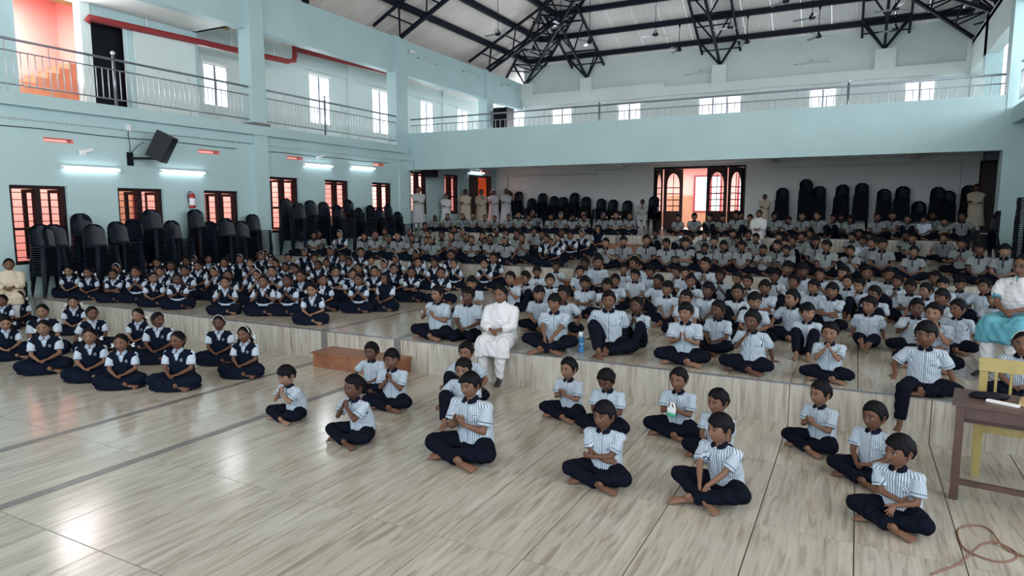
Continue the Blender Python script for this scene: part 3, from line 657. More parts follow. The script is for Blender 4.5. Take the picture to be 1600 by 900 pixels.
# ---- red pipes
b_ = MB(); b_.tube([(-16.42, 9.7, 6.55), (-16.42, 9.75, 6.66), (-16.42, 15.9, 6.84), (-16.42, 16.2, 6.90), (-16.42, 16.25, 7.1), (-16.42, 16.25, 7.9)], .085, 10)
o = tag(b_.obj('red_pipe', 'red_pipe', None, True), 'red water pipe under the gallery ceiling, bent up at its end near the column', 'pipe')
for y in (11.2, 13.8, 15.4): b_ = MB(); b_.tube([(-16.42, y, 6.8), (-16.42, y, 7.9)], .014, 6); b_.obj('hanger', 'white_plastic', o)
b_ = MB(); b_.tube([(-17.3, 17.2, 7.56), (-17.3, 29, 7.86)], .075, 10)
o = tag(b_.obj('red_pipe', 'red_pipe', None, True), 'straight red water pipe high on the gallery wall above the tall windows', 'pipe')
for y in (19.5, 23.2, 26.5): b_ = MB(); b_.tube([(-17.3, y, 7.62), (-17.3, y, 7.9)], .014, 6); b_.obj('hanger', 'white_plastic', o)
# ---- wall speaker
p = onx(248, 230, XL + .55)
t = thing('wall_speaker', 'big black loudspeaker tilted on a bracket on the left wall', 'speaker', (XL, p.y, p.z), 0)
rot = Matrix.Rotation(R(38), 4, 'Z') @ Matrix.Rotation(R(27), 4, 'Y')
Mx = Matrix.Translation((.50, .1, .02)) @ rot
b_ = MB(); 
vs = [Mx @ Vector(v) for v in [(-.20, -.13, -.32), (-.20, .13, -.32), (.20, .19, -.32), (.20, -.19, -.32), (-.20, -.13, .32), (-.20, .13, .32), (.20, .19, .32), (.20, -.19, .32)]]
b_.add(vs, [(0, 1, 2, 3), (7, 6, 5, 4), (0, 4, 5, 1), (1, 5, 6, 2), (2, 6, 7, 3), (3, 7, 4, 0)]); b_.obj('cabinet', 'black_gloss', t)
b_ = MB(); b_.box(.20, .212, -.175, .175, -.30, .30, 0, Mx); b_.obj('grille', 'black', t)
b_ = MB(); b_.box(0, .03, -.42, -.28, -.42, -.12); b_.bar((.02, -.35, -.25), (.34, -.0, -.25), .05); b_.bar((.34, 0, -.25), (.42, .08, -.22), .05); b_.obj('bracket', 'black', t)
b_ = MB(); b_.tube([(.02, -.35, .40), (.05, -.38, .25), (.06, -.36, .05), (.03, -.35, -.12)], .008, 5); b_.tube([(.03, -.33, -.15), (.12, -.25, .0), (.25, -.15, .12)], .008, 5); b_.obj('speaker_cable', 'black', t)
b_ = MB(); b_.box(0, .05, -.39, -.30, .36, .50); b_.obj('junction_box', 'white_plastic', t)
# small cameras
for (px, py, X, n_) in ((129, 238, XL, 'above the first window'), (496, 246, XL, 'above the tube light right of the first column')):
    p = onx(px, py, X); t = thing('security_camera', 'small white camera on the wall ' + n_, 'camera', p)
    b_ = MB(); b_.box(0, .03, -.05, .05, -.06, .06); b_.tube([(.02, 0, 0), (.1, .02, -.02)], .015, 8); b_.obj('mount', 'white_plastic', t)
    b_ = MB(); b_.tube([(.08, -.12, -.0), (.14, .12, .06)], .035, 10); b_.tube([(.14, .12, .06), (.145, .14, .064)], .028, 10); b_.obj('housing', 'white_plastic', t)
p = onx(641, 81, XL + .02); t = thing('security_camera', 'small white camera on the beam beside the second column', 'camera', p)
b_ = MB(); b_.box(0, .03, -.05, .05, -.06, .06); b_.tube([(.05, -.1, 0), (.10, .14, .0)], .04, 10); b_.obj('housing', 'white_plastic', t)
# PA horn / speakers under the balcony
t = thing('ceiling_speaker', 'black speaker hanging under the balcony at the right column', 'speaker', (XR - .25, YF + .6, 3.60))
b_ = MB(); b_.box(-.28, .1, -.2, .2, -.22, .1); b_.obj('cabinet', 'black_gloss', t); b_ = MB(); b_.box(-.1, -.05, -.02, .02, .1, .65); b_.obj('bracket', 'black', t)
t = thing('ceiling_speaker', 'black speaker hanging under the balcony at its left end', 'speaker', (XL + .35, YF + .9, 3.60))
b_ = MB(); b_.box(-.25, .25, -.2, .2, -.25, .05); b_.obj('cabinet', 'black_gloss', t); b_ = MB(); b_.box(-.03, .03, -.02, .02, .05, .65); b_.obj('bracket', 'black', t)
t = thing('loudspeaker', 'big black loudspeaker standing on the back balcony behind the railing', 'speaker', (-15.6 + .9, 27.0, 4.45))
b_ = MB(); b_.box(-.4, .5, -.35, .35, 1.2, 2.25); b_.obj('cabinet', 'black_gloss', t); b_ = MB(); b_.box(-.3, .4, -.30, .3, 0, 1.2); b_.obj('stand', 'black', t); b_ = MB(); b_.box(-.34, .44, -.37, -.35, 1.26, 2.19); b_.obj('grille', 'black', t)
t = thing('exit_lamp', 'small salmon wall lamp above the door at the back of the left wall', 'lamp', (XL + .02, 25.6, 3.80)); b_ = MB(); b_.box(0, .10, -.35, .35, -.05, .05); b_.obj('housing', 'salmon', t); b_ = MB(); b_.box(.0, .04, -.4, .4, .05, .08); b_.obj('mount', 'white_plastic', t)
# ---- fire extinguisher
p = onx(301, 325, XL + .1); t = thing('fire_extinguisher', 'red fire extinguisher with a white label on the left wall', 'extinguisher', (XL, p.y, p.z))
b_ = MB(); b_.tube([(.1, 0, 0), (.1, 0, .03), (.1, 0, .30), (.1, 0, .35), (.1, 0, .37)], [.07, .075, .075, .05, .025], 16); b_.obj('cylinder', 'ext_red', t, True)
b_ = MB(); n = 16
for k in range(9):
    a0, a1 = R(-150 + k * 26), R(-150 + (k + 1) * 26)
    b_.add([(.1 + .0765 * math.cos(a0), .0765 * math.sin(a0), .07), (.1 + .0765 * math.cos(a1), .0765 * math.sin(a1), .07), (.1 + .0765 * math.cos(a1), .0765 * math.sin(a1), .24), (.1 + .0765 * math.cos(a0), .0765 * math.sin(a0), .24)], [(0, 1, 2, 3)])
b_.obj('label', 'white_plastic', t)
b_ = MB(); b_.tube([(.1, 0, .37), (.1, 0, .42)], .018, 8); b_.bar((.1, -.02, .42), (.14, .10, .45), .02); b_.bar((.1, -.02, .40), (.13, .09, .39), .016); b_.obj('valve_handle', 'steel_dark', t)
b_ = MB(); b_.tube([(.1, -.02, .41), (.1, -.09, .40), (.1, -.12, .30), (.1, -.10, .12)], .009, 6); b_.obj('hose', 'black', t, True)
b_ = MB(); b_.box(0, .03, -.03, .03, .2, .34); b_.obj('hook', 'steel_dark', t)
# ---- ceiling fans
def fan(px, py, Y=None, X=None, a=None, n_='', rz=0, ztop=None):
    p = ony(px, py, Y) if Y is not None else onx(px, py, X)
    t = thing('ceiling_fan', n_, 'fan', p, rz)
    b_ = MB(); b_.tube([(0, 0, .08), (0, 0, a - p.z)], .013, 6); b_.obj('rod', 'black', t)
    b_ = MB(); b_.tube([(0, 0, -.06), (0, 0, -.05), (0, 0, .03), (0, 0, .07), (0, 0, .16)], [.05, .095, .11, .07, .03], 14); b_.obj('motor', 'black_gloss', t, True)
    b_ = MB(); b_.tube([(0, 0, a - p.z - .16), (0, 0, a - p.z)], [.02, .06], 10); b_.obj('canopy', 'black', t)
    b_ = MB(); b_.box(.10, .16, -.025, .025, -.005, .005); b_.add([(.15, -.05, -.012), (.15, .05, .012), (.62, .065, .015), (.62, -.065, -.015), (.15, -.05, -.004), (.15, .05, .02), (.62, .065, .023), (.62, -.065, -.007)], [(3, 2, 1, 0), (4, 5, 6, 7), (0, 1, 5, 4), (1, 2, 6, 5), (2, 3, 7, 6), (3, 0, 4, 7)])
    me = b_.mesh('blade', ['steel_dark'])
    for k in range(3): ob('blade', me, t, (0, 0, 0), (0, 0, k * 2 * math.pi / 3))
Y2 = YU - 1.66; zp = zr(1.66) - .2
fan(1061, 78, Y=Y2, a=zp, n_='ceiling fan on a rod, left one near the upper back wall', rz=.2); fan(1167, 66, Y=Y2, a=zp, n_='ceiling fan on a rod, in front of the middle wall truss', rz=.1)
fan(1279, 57, Y=Y2, a=zp, n_='ceiling fan on a rod, right of the middle wall truss', rz=.2); fan(1399, 45, Y=Y2, a=zp, n_='ceiling fan on a rod, behind the right wall truss', rz=.3)
Y4 = YU - 4.6; zp = zr(4.6)
fan(921, 66, Y=Y4, a=zp, n_='ceiling fan hanging left of centre between corner truss and wall truss', rz=.15); fan(1024, 54, Y=Y4, a=zp, n_='ceiling fan with a bright blade, left of the middle truss', rz=.8)
fan(1141, 43, Y=Y4, a=zp, n_='ceiling fan with a bright blade inside the middle truss', rz=.8); fan(1269, 28, Y=Y4, a=zp, n_='ceiling fan with a bright blade, upper right', rz=.8)
fan(1399, 14, Y=Y4, a=zp, n_='ceiling fan near the top edge, right', rz=.8); fan(876, 39, Y=Y4, a=zp, n_='ceiling fan high in front of the corner truss', rz=.5)
fan(778, 53, X=-12.5, a=zr(2.3), n_='ceiling fan under the left roof slope', rz=.9); fan(834, 77, X=-12.7, a=zr(2.1), n_='ceiling fan low in front of the corner truss', rz=.4)
fan(1228, 2, Y=Y4 - 2, a=zr(6.6), n_='ceiling fan cut by the top edge of the view', rz=.4)
# ---- wooden step boxes
def step_box(cx, cy, z, w, d, h, label):
    t = thing('wooden_step', label, 'step', (cx, cy, z))
    b_ = MB(); b_.box(-w / 2, w / 2, -d / 2, d / 2, 0, h - .025); b_.obj('box', 'step_wood', t)
    b_ = MB(); b_.box(-w / 2 - .02, w / 2 + .02, -d / 2 - .02, d / 2, h - .025, h); b_.obj('tread', 'step_wood', t)
step_box(-5.85, 6.78, 0, 1.35, .40, .21, 'reddish wooden step box against the first riser')
p = onz(862, 447, T[1]); step_box(p.x, TY[2] - .24, T[1], 1.35, .42, .21, 'reddish wooden step box against the second riser')
p = onz(985, 390, T[2]); step_box(p.x, TY[3] - .24, T[2], 1.35, .42, .22, 'reddish wooden step box against the third riser')
# ---- table, chair behind it, things on the table
c0 = onz(1488, 627, .75); c1 = onz(1602, 643, .75); e_ = (c1 - c0).normalized(); ang = math.atan2(e_.y, e_.x)
t = thing('table', 'dark brown wooden table at the right edge of the floor', 'table', (c0.x, c0.y, 0), ang); TW, TD = 1.35, .46
b_ = MB(); b_.box(0, TW, 0, TD, .72, .75); b_.obj('tabletop', 'table_wood', t)
b_ = MB(); b_.box(.05, TW - .05, .03, .055, .63, .72); b_.box(.05, TW - .05, TD - .055, TD - .03, .63, .72); b_.box(.03, .055, .03, TD - .03, .63, .72); b_.box(TW - .055, TW - .03, .03, TD - .03, .63, .72); b_.obj('apron', 'table_wood', t)
for x in (.025, TW - .08):
    for y in (.02, TD - .075): b_ = MB(); b_.box(x, x + .055, y, y + .055, 0, .72); b_.obj('leg', 'table_wood', t)
b_ = MB(); b_.box(.08, TW - .08, .03, .06, .12, .16); b_.obj('stretcher', 'table_wood', t); b_ = MB(); b_.box(.035, .065, .07, TD - .07, .22, .26); b_.obj('stretcher', 'table_wood', t)
b_ = MB(); b_.box(.08, TW - .08, TD - .06, TD - .03, .50, .54); b_.obj('stretcher', 'table_wood', t)
def on_table(x, y): v = Matrix.Rotation(ang, 4, 'Z') @ Vector((x, y, 0)); return (c0.x + v.x, c0.y + v.y, .75)
# crumpled black cloth
g_ = []; b_ = MB(); v, f = ell((0, 0, .018), (.13, .06, .028), 18, 10)
v = [Vector((p.x, p.y, max(0, p.z + .008 * math.sin(p.x * 60) * math.cos(p.y * 50)))) for p in v]; b_.add(v, f)
o = b_.obj('folded_cloth', 'black', None, True, on_table(.22, .25)); o.rotation_euler = (0, 0, .1); tag(o, 'crumpled black cloth at the left end of the table', 'cloth')
t = thing('envelope', 'open brown paper envelope lying on the table', 'envelope', on_table(.62, .22), ang + R(-6))
b_ = MB(); b_.box(-.22, .24, -.10, .08, 0, .022); b_.obj('pouch', 'envelope', t); b_ = MB(); b_.add([(-.22, -.10, .024), (-.22, .08, .024), (-.10, .02, .065), (-.12, -.06, .06), (-.22, -.10, .020), (-.22, .08, .020), (-.10, .02, .061), (-.12, -.06, .056)], [(0, 1, 2, 3), (7, 6, 5, 4), (0, 3, 7, 4), (1, 5, 6, 2), (2, 6, 7, 3), (0, 4, 5, 1)]); b_.obj('flap', 'envelope', t)
t = thing('paper_stack', 'white papers stacked on the brown envelope', 'papers', Vector(on_table(.68, .26)) + Vector((0, 0, .024)), ang + R(5))
for k, (m_, dx) in enumerate((('paper', 0), ('bottle_white', .012), ('paper', -.01))): b_ = MB(); b_.box(-.15 + dx, .17 + dx, -.08 + dx, .07, .008 * k, .008 * k + .006); b_.obj('sheet', m_, t)
b_ = MB(); b_.box(-.10, .10, -.02, .02, 0, .014); o = b_.obj('pouch', 'white_plastic', None, False, on_table(.30, .13)); o.rotation_euler = (0, 0, ang - .35); tag(o, 'flat white and blue packet beside the black cloth', 'packet')
# yellow chair
p = onz(1515, 742, 0); t = thing('wooden_chair', 'pale yellow wooden chair with a slatted back behind the table', 'chair', (p.x, p.y, 0), ang)
W_ = .74
for x in (0, W_): b_ = MB(); b_.bar((x + .035, 0.02, 0), (x + .035, .0, .45), .055); b_.bar((x + .035, 0, .45), (x + .035, -.06, .97), .055, .045); b_.obj('back_post', 'chair_yellow', t)
for x in (0.0, W_): b_ = MB(); b_.box(x, x + .055, .42, .475, 0, .44); b_.obj('leg', 'chair_yellow', t)
b_ = MB(); b_.box(.0, W_ + .07, -.085, -.045, .89, .99); b_.obj('top_rail', 'chair_yellow', t)
b_ = MB(); b_.box(.06, W_, -.03, .01, .50, .56); b_.obj('lower_rail', 'chair_yellow', t)
for k in range(7): b_ = MB(); x = .115 + k * .095; b_.bar((x, -.01, .55), (x, -.065, .90), .045, .018, up=(1, 0, 0)); b_.obj('slat', 'chair_yellow', t)
b_ = MB(); b_.box(-.01, W_ + .08, -.01, .50, .435, .465); b_.obj('seat', 'chair_yellow', t); b_ = MB(); b_.box(.05, W_, .0, .03, .37, .435); b_.box(.05, W_, .44, .465, .37, .435); b_.obj('apron', 'chair_yellow', t)
# cable on the floor
pts = [(1455, 897), (1475, 890), (1500, 880), (1520, 862), (1535, 850), (1556, 850), (1580, 858), (1590, 868), (1580, 876), (1556, 877), (1527, 868), (1506, 856), (1497, 838), (1498, 826), (1515, 821), (1535, 822), (1549, 830), (1558, 846), (1572, 858), (1590, 866), (1610, 872)]
P = [onz(x, y, .007) for x, y in pts]
for k, q in enumerate(P): q.z = .007 + (.012 if k in (5, 17) else 0)
PP = []
for i in range(len(P) - 1):
    a, b2, c, d = P[max(i - 1, 0)], P[i], P[i + 1], P[min(i + 2, len(P) - 1)]
    for s in range(5): u = s / 5; PP.append(.5 * ((2 * b2) + (c - a) * u + (2 * a - 5 * b2 + 4 * c - d) * u * u + (3 * b2 - a - 3 * c + d) * u ** 3))
b_ = MB(); b_.tube(PP, .0055, 6); tag(b_.obj('extension_cable', 'cable', None, True), 'thin brown cable looped on the floor at the lower right', 'cable')
# ---- stacked plastic chairs
def chair_meshes(lod):
    """parts of one moulded plastic chair, facing -Y: seat shell, backrest, legs"""
    bk = MB(); nx, nz = (9, 12) if lod == 0 else (5, 5)
    for s, off in ((1, 0), (-1, .012)):
        vs = []; fs = []
        for j in range(nz + 1):
            v = j / nz; z = .42 + .45 * v; hw = .215 if v < .55 else .215 * math.sqrt(max(0.0, 1 - ((v - .55) / .47) ** 2.4)) * .96 + .012
            for i in range(nx + 1):
                u = -1 + 2 * i / nx; x = hw * u
                y = .20 + .085 * v + off - .045 * (1 - u * u) * (-1) - .045 + (.006 * math.sin(v * 38) if (lod == 0 and abs(u) < .75) else 0)
                vs.append((x, y, z))
        for j in range(nz):
            for i in range(nx):
                a = j * (nx + 1) + i; q = (a, a + 1, a + nx + 2, a + nx + 1); fs.append(q if s < 0 else q[::-1])
        bk.add(vs, fs)
    n1 = (nx + 1) * (nz + 1); ring = [i for i in range(nx + 1)] + [j * (nx + 1) + nx for j in range(1, nz + 1)] + [nz * (nx + 1) + i for i in range(nx - 1, -1, -1)] + [j * (nx + 1) for j in range(nz - 1, 0, -1)]
    bk.add([], [])
    for a, b2 in zip(ring, ring[1:] + ring[:1]): bk.f.append((b2, a, a + n1, b2 + n1)); bk.m.append(0)
    st = MB()
    st.add([(-.225, -.23, .435), (.225, -.23, .435), (.235, 0, .425), (.215, .20, .425), (-.215, .20, .425), (-.235, 0, .425), (-.215, -.245, .420), (.215, -.245, .420), (.23, 0, .408), (.21, .215, .408), (-.21, .215, .408), (-.23, 0, .408)],
           [(0, 1, 2, 5), (5, 2, 3, 4), (0, 6, 7, 1), (1, 7, 8, 2), (2, 8, 9, 3), (3, 9, 10, 4), (4, 10, 11, 5), (5, 11, 6, 0)])
    st.tube([(-.225, -.235, .40), (-.215, -.252, .424), (-.19, -.256, .430), (.19, -.256, .430), (.215, -.252, .424), (.225, -.235, .40)], .0125, 6)
    for sx in (-1, 1): st.tube([(.225 * sx, -.235, .425), (.24 * sx, 0, .418), (.222 * sx, .20, .42)], .010, 5)
    lg = []
    for sx in (-1, 1):
        for sy in (-1, 1):
            b_ = MB(); x, y = .205 * sx, -.235 if sy < 0 else .205; X, Y = .245 * sx, -.265 if sy < 0 else .27
            vs = []
            for (px_, py_, z, w) in ((x, y, .415, .05), (X, Y, 0, .032)):
                vs += [(px_, py_, z), (px_ - w * sx, py_, z), (px_ - w * sx, py_ - .008 * sy, z), (px_ - .008 * sx, py_ - .008 * sy, z), (px_ - .008 * sx, py_ - w * sy, z), (px_, py_ - w * sy, z)]
            b_.add(vs, [(0, 6, 7, 1), (1, 7, 8, 2), (2, 8, 9, 3), (3, 9, 10, 4), (4, 10, 11, 5), (5, 11, 6, 0), (0, 1, 2, 3, 4, 5), (11, 10, 9, 8, 7, 6)]); lg.append(b_)
    return bk, st, lg
bk, st, lg = chair_meshes(0); ME_BACK = bk.mesh('backrest', ['chair_plastic'], True); ME_SEAT = st.mesh('seat', ['chair_plastic']); ME_LEG = [l.mesh('leg', ['chair_plastic']) for l in lg]
bk, st, lg = chair_meshes(1); lite = MB(); lite.add(bk.v, bk.f); lite.add(st.v, st.f); [lite.add(l.v, l.f) for l in lg]
PITCHC = .043
stacks = []   # (x, y, z0, n, rz, where)
far_mb = {'back': MB(), 'right': MB()}
ordn = lambda n: '%d%s' % (n, 'th' if 10 <= n % 100 <= 20 else {1: 'st', 2: 'nd', 3: 'rd'}.get(n % 10, 'th'))
nchair = 0
def plastic_chair(x, y, z, rz, label, group, full):
    global nchair; nchair += 1
    t = thing('plastic_chair', label, 'chair', (x, y, z), rz, group)
    ob('backrest', ME_BACK, t); ob('seat', ME_SEAT, t)
    for m_ in ME_LEG: ob('leg', m_, t)
def stack(x, y, z0, ztop, rz, where, where_short, indiv=True, far=None):
    n = max(1, int(round((ztop - z0 - .87) / PITCHC)) + 1)
    for k in range(n):
        jx, jy = rnd.uniform(-.006, .006), rnd.uniform(-.006, .006)
        tilt = rnd.uniform(-.01, .01); pos = (x + jx, y + jy, z0 + k * PITCHC)
        if indiv:
            if k == n - 1: l = 'dark plastic chair topping ' + where
            else: l = 'dark plastic chair, %s up in %s' % (ordn(k + 1), where)
            plastic_chair(*pos, rz + tilt, l, 'dark plastic chairs stacked ' + where_short, True)
        else:
            Mx = Matrix.Translation(pos) @ Matrix.Rotation(rz + tilt, 4, 'Z'); far_mb[far].add([Mx @ Vector(v) for v in lite.v], lite.f)
g1 = [(36, 351, .32), (80, 350, .32), (121, 335, .30), (141, 350, .95), (179, 346, .85), (205, 342, .30), (232, 327, .55), (265, 344, .50), (301, 326, .32), (325, 345, .34), (349, 341, .75), (372, 345, .50), (391, 334, .32)]
for i, (px, py, off) in enumerate(g1):
    p = onx(px, py, XL + off); y = max(p.y + .0, 7.30 if i == 0 else 7.0 + .62 * i * .0 + p.y * 0 + 7.9 * 0)
    stack(XL + off + .22, max(p.y + .05, 7.32), T[1], p.z, R(90 + rnd.uniform(-8, 4)), '%s stack from left, wall before first column' % ordn(i + 1), 'along the left wall before the first column')
g2 = [(427, 327, .35), (445, 309, .32), (464, 318, .80), (484, 312, .32), (505, 316, .45), (527, 319, .80), (544, 311, .32), (561, 324, .60), (578, 320, .32), (593, 325, .70), (606, 319, .32), (621, 330, .5)]
for i, (px, py, off) in enumerate(g2):
    p = onx(px, py, XL + off)
    stack(XL + off + .22, max(p.y, 13.75), T[2], p.z, R(90 + rnd.uniform(-8, 4)), '%s stack from left, between both columns' % ordn(i + 1), 'between the two left columns', indiv=nchair < 286, far='back')
gb = [(795, 298), (811, 299), (831, 310), (849, 301), (866, 306), (881, 307), (899, 301), (917, 307), (940, 311), (958, 312), (981, 314), (1022, 307), (1224, 294), (1261, 279), (1281, 290), (1316, 289), (1347, 285), (1382, 296), (1410, 291), (1436, 315), (1466, 291), (1481, 297), (1514, 290)]
for px, py in gb:
    p = ony(px, py, YB - .3); stack(p.x, YB - .55, T[3], p.z, R(rnd.uniform(-5, 5)), '', '', False, 'back')
for (px, py, x) in ((1590, 275, 3.02), (1562, 330, 2.55), (1606, 275, 3.1)):
    p = onx(px, py, x); y = {1590: 15.8, 1562: 18.2, 1606: 14.9}[px]; d = onx(px, py, x)
    zt = 2.15 + (327 - py) * (y * .886 - x * .463) / 1027
    stack(x, y, T[2], zt, R(-80), '', '', False, 'right')
o = far_mb['back'].obj('plastic_chair_stacks', 'chair_plastic', None, True); o['kind'] = 'stuff'; tag(o, 'rows of dark plastic chair stacks against the far back wall', 'chairs')
o = far_mb['right'].obj('plastic_chair_stacks', 'chair_plastic', None, True); o['kind'] = 'stuff'; tag(o, 'tall dark plastic chair stacks at the right edge', 'chairs')
# =================================================================== people
def V(*a): return Vector(a)
def sstep(x, a, b):
    t = np.clip((x - a) / (b - a), 0, 1); return t * t * (3 - 2 * t)
def grid_sphere(nu, nv):
    """unit directions (front = -Y) and quad faces"""
    ph = np.linspace(-np.pi, np.pi, nu, endpoint=False); th = np.linspace(0, np.pi, nv + 2)[1:-1]
    P, Tt = np.meshgrid(ph, th); d = np.stack([np.sin(Tt) * np.sin(P), -np.sin(Tt) * np.cos(P), np.cos(Tt)], -1).reshape(-1, 3)
    d = np.vstack([d, [[0, 0, 1], [0, 0, -1]]]); n = nu * nv
    fs = [(i * nu + k, (i + 1) * nu + k, (i + 1) * nu + (k + 1) % nu, i * nu + (k + 1) % nu) for i in range(nv - 1) for k in range(nu)]
    fs += [(k, (k + 1) % nu, n) for k in range(nu)]; fs += [((nv - 1) * nu + (k + 1) % nu, (nv - 1) * nu + k, n + 1) for k in range(nu)]
    return d, fs
def skull(d):
    p = d * np.array([.078, .096, .112]); p[:, 1] += .008
    t = np.clip(-p[:, 2] / .112, 0, 1)
    p[:, 0] *= 1 - .25 * t ** 1.8
    back = p[:, 1] > 0; p[:, 1] = np.where(back, p[:, 1] * (1 - .50 * t), p[:, 1] * (1 - .04 * t))
    p[:, 0] *= 1 + .05 * np.exp(-((p[:, 2] - .03) / .05) ** 2)
    return p
def face(p):
    x, y, z = p[:, 0], p[:, 1].copy(), p[:, 2]; fr = sstep(-y, .02, .06)
    fl = -.074; y = np.where(y < fl, fl + (y - fl) * .72, y)
    g = lambda cx, cz, sx, sz: np.exp(-((x - cx) / sx) ** 2 - ((z - cz) / sz) ** 2)
    ax = np.abs(x); ga = lambda cx, cz, sx, sz: np.exp(-((ax - cx) / sx) ** 2 - ((z - cz) / sz) ** 2)
    nose = np.clip((.016 - z) / .046, 0, 1) * (z > -.040) + (z <= -.040) * np.clip(1 - (-.040 - z) / .010, 0, 1)
    y -= fr * (.0185 * nose ** 1.2 * np.exp(-(x / (.0095 + .004 * nose)) ** 2) + .006 * ga(.012, -.033, .006, .007))
    y += fr * (.0085 * ga(.032, .004, .016, .010)) - fr * .003 * ga(.030, .024, .02, .007)
    y -= fr * (.0045 * g(0, -.053, .019, .0042) + .0050 * g(0, -.0635, .016, .005) + .006 * g(0, -.095, .018, .012) + .003 * ga(.040, -.028, .02, .018))
    y += fr * .003 * g(0, -.0582, .018, .0022)
    return np.stack([x, y, z], 1)
def surf_y(x, z, fine):
    P = fine; i = np.argmin((P[:, 0] - x) ** 2 + (P[:, 2] - z) ** 2 + (P[:, 1] > 0) * 1.0); return P[i, 1]
_fd, _ = grid_sphere(90, 80); FINE = face(skull(_fd))
def head_part(lod, female=False, eyes_dir=0.0, closed=False):
    """returns verts, faces, cols(rgba; a = painted amount), mats(0 skin)"""
    nu, nv = ((56, 44), (30, 24), (18, 14))[lod]
    d, fs = grid_sphere(nu, nv); p = face(skull(d)); n = len(p)
    col = np.zeros((n, 4)); x, y, z = p.T; ax = np.abs(x); fr = (y < -.03)
    # brows and lips (features of the face itself)
    bz = .0275 + .0022 * (1 - ((ax - .034) / .018) ** 2); bt = .0042 if lod == 0 else .007
    w = fr * (ax > .012) * (ax < .050) * np.clip(1.6 - np.abs(z - bz) / bt, 0, 1); w = np.clip(w, 0, 1) * .92
    col[:, :3] = np.where(w[:, None] > 0, (.008, .006, .006), col[:, :3]); col[:, 3] = w
    wl_ = fr * np.clip(1.5 - np.sqrt((x / .021) ** 2 + ((z + .0585) / (.0085 if lod == 0 else .011)) ** 2) * 1.4, 0, 1) * .6
    m_ = wl_ > 0.02; col[m_, :3] = (.13, .045, .045); col[m_, 3] = np.maximum(col[m_, 3], wl_[m_])
    V_ = [p]; F = list(fs); K = [col]; off = n
    def add(v, f, c, a=1.0):
        nonlocal off
        v = np.array([tuple(q) for q in v]); V_.append(v); F.extend(tuple(i + off for i in q) for q in f); off += len(v)
        cc = np.zeros((len(v), 4)); cc[:, :3] = c; cc[:, 3] = a; K.append(cc)
    sg, rg = ((12, 8), (8, 5), (6, 4))[lod]
    for s in (-1, 1):
        ex, ez = .0315 * s, .003; ey = surf_y(ex, ez, FINE)
        if not closed:
            add(*ell((ex, ey + .0020, ez), (.0150, .0078, .0078), sg, rg), (.33, .31, .30))
            ix = ex + .0045 * eyes_dir; add(*ell((ix, ey - .0030, ez + .0004), (.0084, .0034, .0080), sg, rg), (.012, .007, .005))
        add(*ell((ex, ey - .0030, ez + .0078), (.0165, .0052, .0034), sg, rg), (.012, .008, .006), .95)
        if lod < 2: add(*ell((ex, ey - .0012, ez - .0080), (.0125, .0040, .0016), sg, rg), (.05, .02, .012), .5)
        # ear: rim, bowl and lobe
        rot = Matrix.Rotation(R(22 * s), 3, 'Z') @ Matrix.Rotation(R(-8), 3, 'X'); c = V(.0835 * s, .012, -.002)
        if lod < 2:
            rim = [c + rot @ V(0.006 * s + .004 * s * math.sin(a), .017 * math.cos(a) * (1 if math.sin(a) > -.3 else .75), .029 * math.sin(a)) for a in [R(-120 + 22 * k) for k in range(14)]]
            add(*loft(rim, .0042, 6 if lod == 0 else 5, True, False), (0, 0, 0), 0); add(*ell(c, (.004, .015, .026), 8, 6, rot), (0, 0, 0), 0)
            add(*ell(c + V(.003 * s, -.004, -.025), (.0055, .007, .008), 8, 5), (0, 0, 0), 0)
        else: add(*ell(c, (.008, .017, .029), 8, 6, rot), (0, 0, 0), 0)
    return np.vstack(V_), F, np.vstack(K)
